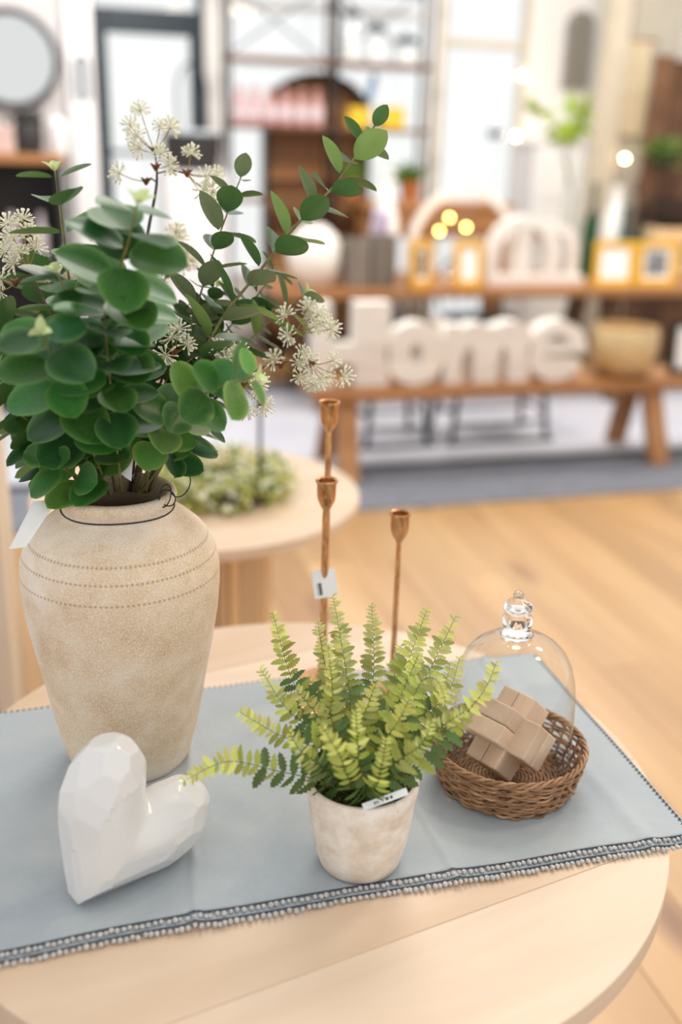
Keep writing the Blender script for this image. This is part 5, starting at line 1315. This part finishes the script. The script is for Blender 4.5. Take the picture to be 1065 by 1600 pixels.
ct = (-0.454, 0.088, 1.447, 1.480); zt_ = ct[3]; cb = thing('black_shelf_unit', 'tall black open shelf unit with thick wooden top against the left wall', 'shelf', ((ct[0]+ct[1])/2, 6.25, 0))
x0_, x1_ = ct[0]-.3, ct[1]-.01
m = MB(); m.box(x0_, x1_, 6.05, 6.49, zt_-.05, zt_); part('top', m, M['brown'], cb, smooth=False, bevel=.005)
for a, b_ in ((x0_+.01, x0_+.04), (x1_-.04, x1_-.01)):
    m = MB(); m.box(a, b_, 6.07, 6.48, 0, zt_-.05); part('side', m, M['charcoal'], cb, smooth=False)
m = MB(); m.box(x0_+.04, x1_-.04, 6.46, 6.48, 0, zt_-.05); part('back', m, M['charcoal'], cb, smooth=False)
for zz in (.08, .5, .9):
    m = MB(); m.box(x0_+.04, x1_-.04, 6.08, 6.46, zz-.03, zz); part('shelf_board', m, M['charcoal'], cb, smooth=False)
b = Vector((-0.1066, 6.2000, 1.4871)); b.z = zt_; t = thing('dark_pot', 'dark plant pot with black foliage on the wooden shelf top', 'plant', b)
m = MB(); m.lathe([(0, 0), (.07, 0), (.085, .06), (.085, .13), (.075, .15), (0, .145)], b, 28); part('pot', m, M['charcoal'], t)
m = MB()
for i_ in range(40): m.ball(b+Vector((r.gauss(0, .03), r.gauss(0, .03), .16+abs(r.gauss(0, .03)))), r.uniform(.012, .024), 1)
part('foliage', m, plain('dark_foliage', (40, 44, 38), .7), t, kind='stuff')
b = Vector((-0.2334, 6.2000, 1.4838)); b.z = zt_; box_thing('pink_box', 'pale pink box on the wooden shelf top left of the dark pot', 'box', [(b.x-.06, b.x+.06, b.y-.05, b.y+.05, zt_, zt_+.15)], plain('pale_pink_card', (214, 186, 178), .6), b)
b = Vector((0.0572, 6.2500, 1.4908)); b.z = zt_; m = MB(); m.lathe([(0, 0), (.05, 0), (.055, .01), (.055, .16), (.03, .19), (.012, .195), (.015, .215), (0, .22)], b, 28); single('white_canister', m, M['milk'], 'white lidded canister on the wooden shelf top by the pillar', 'canister', b)
for px_, lab in (((-0.2299, 6.2500, 1.2145), 'pale bottle inside the black shelf unit, nearer the left edge'), ((-0.0680, 6.2500, 1.2167), 'pale bottle inside the black shelf unit, nearer the pillar')):
    bottle('pale_bottle', lab, Vector((px_[0], px_[1], .9)), .035, .26, .014, M['pinkpale'], 'bottle')

# right: dresser, wall mirror, post, hanging, dark panel, hanging plant
rc = (3.653, 4.247, 1.085, 1.653); x0_, x1_ = rc[0], rc[1]; t = thing('white_dresser', 'white painted dresser standing under the arched wall mirror', 'dresser', ((x0_+x1_)/2, 7.75, 0))
m = MB(); m.box(x0_, x1_, 7.55, 7.97, .08, rc[3]-.03); part('carcass', m, M['white'], t, smooth=False, bevel=.004)
m = MB(); m.box(x0_-.02, x1_+.02, 7.53, 7.97, rc[3]-.03, rc[3]); part('top', m, M['white'], t, smooth=False, bevel=.004)
for i_ in range(4):
    za = .12+(rc[3]-.18)*i_/4; m = MB(); m.box(x0_+.03, x1_-.03, 7.535, 7.55, za, za+(rc[3]-.18)/4-.02); d_ = part('drawer', m, M['wallwhite'], t, smooth=False, bevel=.004)
    m = MB(); m.ball(((x0_+x1_)/2, 7.525, za+.12), .014, 2); part('knob', m, M['charcoal'], d_)
m = MB(); m.box(x0_+.02, x1_-.02, 7.57, 7.95, 0, .08); part('plinth', m, M['white'], t, smooth=False)
rc = (4.036, 4.274, 2.060, 2.641); cx = (rc[0]+rc[1])/2; rx = (rc[1]-rc[0])/2; t = thing('arched_mirror', 'tall narrow arched mirror with grey frame on the white back wall', 'mirror', (cx, 7.97, rc[2]))
part('frame', weld(plate([arch_loop(cx, rc[2], rx, rc[3]-rc[2], .03)], 7.95, 7.985)), plain('grey_frame', (150, 146, 146), .5), t)
o_ = [(cx+rx*.9, rc[2])]+[(cx+rx*.9*math.cos(a), rc[3]-rx+rx*.9*math.sin(a)) for a in np.linspace(0, PI, 16)]+[(cx-rx*.9, rc[2])]
part('glass', weld(plate([o_], 7.965, 7.984)), M['mirror'], t)
rc = (4.065, 4.225, 1.297, 2.878); m = MB(); m.box(rc[0], rc[1], 7.3, 7.45, 0, 3.6); struct('trim_2', m, M['beigepaint'], bevel=.01)
rc = (4.196, 4.540, 2.089, 2.902); zz = rc
t = thing('wall_hanging', 'beige woven hanging with ruffled fringe on the screen beside the beige post', 'wall hanging', ((rc[0]+rc[1])/2, 7.33, zz[2]))
xs = (4.283, 4.659, 1.298, 2.914); m = MB(); m.box(xs[0], xs[1]+.05, 7.38, 7.45, 0, 3.6); struct('trim_3', m, plain('taupe_screen', (196, 188, 172), .8, var=.03), bevel=.004)
m = MB()
nx_, nz_ = 24, 14; vs = []
xw0, xw1 = (4.170, 4.444, 1.711, 2.081)[:2]; zw1, zw0 = (4.125, 4.393, 2.081, 2.385)[3], (4.170, 4.444, 1.711, 2.081)[2]
def sheet(x0, x1, z0, z1, y, amp, fr, th=.01, nx_=30, nz_=16):
    m = MB(); vs = []
    for s_ in (0, 1):
        for j in range(nz_+1):
            for i_ in range(nx_+1):
                u, w_ = i_/nx_, j/nz_; vs.append((x0+(x1-x0)*u, y+amp*math.sin(fr*u+2*w_)*(1-.5*w_)-th*s_, z0+(z1-z0)*w_))
    q_ = (nx_+1)*(nz_+1); fs = []
    for j in range(nz_):
        for i_ in range(nx_):
            a = j*(nx_+1)+i_; fs += [(a, a+1, a+nx_+2, a+nx_+1), (a+q_, a+nx_+1+q_, a+nx_+2+q_, a+1+q_)]
    for i_ in range(nx_): fs += [(i_, i_+q_, i_+1+q_, i_+1)]; a = nz_*(nx_+1)+i_; fs += [(a, a+1, a+1+q_, a+q_)]
    for j in range(nz_): a = j*(nx_+1); fs += [(a, a+nx_+1, a+nx_+1+q_, a+q_)]; a += nx_; fs += [(a, a+q_, a+nx_+1+q_, a+nx_+1)]
    return m.add(vs, fs)
M['weave'] = plain('beige_weave', (224, 206, 172), .9, var=.08, scale=40, bump=.8, bscale=60)
part('woven_panel', sheet(xw0, xw1, zw0+.2, zw1, 7.36, .006, 9), M['weave'], t, sharp=0)
for i_ in range(4):
    part('ruffle', sheet(xw0-.01, xw1+.01, zw0+.095*i_, zw0+.095*i_+.11, 7.345-.004*i_, .012, 40), M['weave'], t, sharp=0)
m = MB(); m.tube([(xw0-.04, 7.355, zw1), (xw1+.04, 7.355, zw1)], .012, 8); part('rod', m, M['brown'], t)
rc = (4.245, 4.581, 1.316, 2.253); t = thing('plank_screen', 'tall dark weathered plank screen standing at the right behind the dining table', 'panel', ((rc[0]+rc[1])/2, 6.97, 0))
n_b = 4
for i_ in range(n_b):
    a = rc[0]+(rc[1]+.3-rc[0])*i_/n_b; m = MB(); m.box(a+.003, a+(rc[1]+.3-rc[0])/n_b-.003, 6.95, 6.985, .02, rc[3]-.03*(i_ % 2)); part('board', m, M['dark'], t, smooth=False, bevel=.004)
for zz in (.3, 1.3): m = MB(); m.box(rc[0], rc[1]+.3, 6.986, 7.02, zz, zz+.09); part('batten', m, M['dark'], t, smooth=False)
for x in (rc[0]+.05, rc[1]+.2): m = MB(); m.box(x, x+.08, 6.9, 7.1, 0, .06); part('foot', m, M['dark'], t, smooth=False)
hp_ = Vector((4.3037, 6.8000, 1.4891)); t = thing('hanging_plant', 'green plant in a dark pocket hung on the weathered plank screen', 'plant', hp_)
m = MB(); m.lathe([(0, 0), (.05, .01), (.075, .06), (.08, .10), (.07, .10), (0, .09)], hp_, 24); part('pot', m, M['charcoal'], t)
m = MB(); m.box(hp_.x-.006, hp_.x+.006, hp_.y+.06, 6.952, hp_.z+.08, hp_.z+.10); part('hook', m, M['black'], t, smooth=False)
for i_ in range(46):
    d = Vector((r.gauss(0, .7), r.gauss(0, .6)-.3, r.gauss(.2, .6))); o = bpy.data.objects.new('leaf', LP); C.objects.link(o); o.parent = t; o.matrix_local = frame_mat(Vector((r.gauss(0, .04), r.gauss(0, .03), .11+r.gauss(0, .02))), d, Vector((r.gauss(0, .5), -1, .6)), r.uniform(.08, .15))
# pieces on the far corner of the dining table
b = at_t((4.2577, 6.5500, 0.7030)); t = thing('wire_basket', 'dark woven wire basket at the far right of the dining table', 'basket', b)
rc = (4.006, 4.383, 1.114, 1.288)
sd_ = thing('wooden_crate', 'pale wooden crate raising the dark wire basket on the dining table', 'crate', (b.x, 6.5, TZ))
for i_ in range(3):
    m = MB(); m.box(b.x-.17, b.x+.25, 6.38, 6.395, TZ+.005+.11*i_, TZ+.10+.11*i_); part('slat', m, M['honey'], sd_, smooth=False, bevel=.003)
    m = MB(); m.box(b.x-.17, b.x+.25, 6.645, 6.66, TZ+.005+.11*i_, TZ+.10+.11*i_); part('slat', m, M['honey'], sd_, smooth=False, bevel=.003)
for x in (b.x-.17, b.x+.235): m = MB(); m.box(x, x+.015, 6.395, 6.645, TZ, TZ+.33); part('end_board', m, M['honey'], sd_, smooth=False, bevel=.003)
m = MB(); m.box(b.x-.155, b.x+.235, 6.395, 6.645, TZ+.31, TZ+.325); part('lid', m, M['honey'], sd_, smooth=False)
z0 = TZ+.331
m = MB(); m.box(b.x-.15, b.x+.22, 6.42, 6.62, z0, z0+.03); part('base', m, M['black'], t, smooth=False)
m = MB()
for i_ in range(15):
    x = b.x-.15+.37*i_/14; m.tube([(x, 6.42, z0+.03), (x, 6.42, z0+.19)], .004, 5); m.tube([(x, 6.62, z0+.03), (x, 6.62, z0+.19)], .004, 5)
for j in range(5):
    z = z0+.05+.034*j; m.ring([(b.x-.15, 6.42, z), (b.x+.22, 6.42, z), (b.x+.22, 6.62, z), (b.x-.15, 6.62, z)], .005, 5)
part('wire_mesh', m, M['black'], t, kind='stuff', sharp=0)
b = at_t((3.8674, 6.6200, 0.6966)); m = MB(); m.lathe([(0, 0), (.07, 0), (.09, .05), (.09, .34), (.05, .46), (.04, .56), (.055, .60), (.048, .60), (0, .5)], b, 32); single('white_jug', m, M['milk'], 'tall white ceramic jug behind the third gold frame', 'jug', b)
# fairy lights strung down from the window trim to the wall hanging
pts = [(3.6735, 7.9300, 2.1418), (3.6980, 7.5200, 1.8406), (3.6557, 7.9300, 1.6890), (4.2723, 7.2600, 1.5431)]
t = thing('string_light', 'string of warm round bulbs draped between glazed door, dresser and beige post', 'lights', pts[0])
cord = MB(); cp = [(3.6338, 7.9600, 2.4100), pts[0], (3.7027, 7.7500, 1.9858), pts[1], (3.7449, 7.9000, 1.7303), pts[2], (3.7352, 7.4800, 1.7127), (4.0766, 7.4000, 1.7040), pts[3], (4.2585, 7.2900, 1.4487)]
cord.tube(spline(cp, 70), .0025, 5); part('cord', cord, M['white'], t, sharp=0)
for q_ in pts: m = MB(); m.ball(q_, .014, 2); part('bulb', m, M['bulb2'], t, sharp=0)
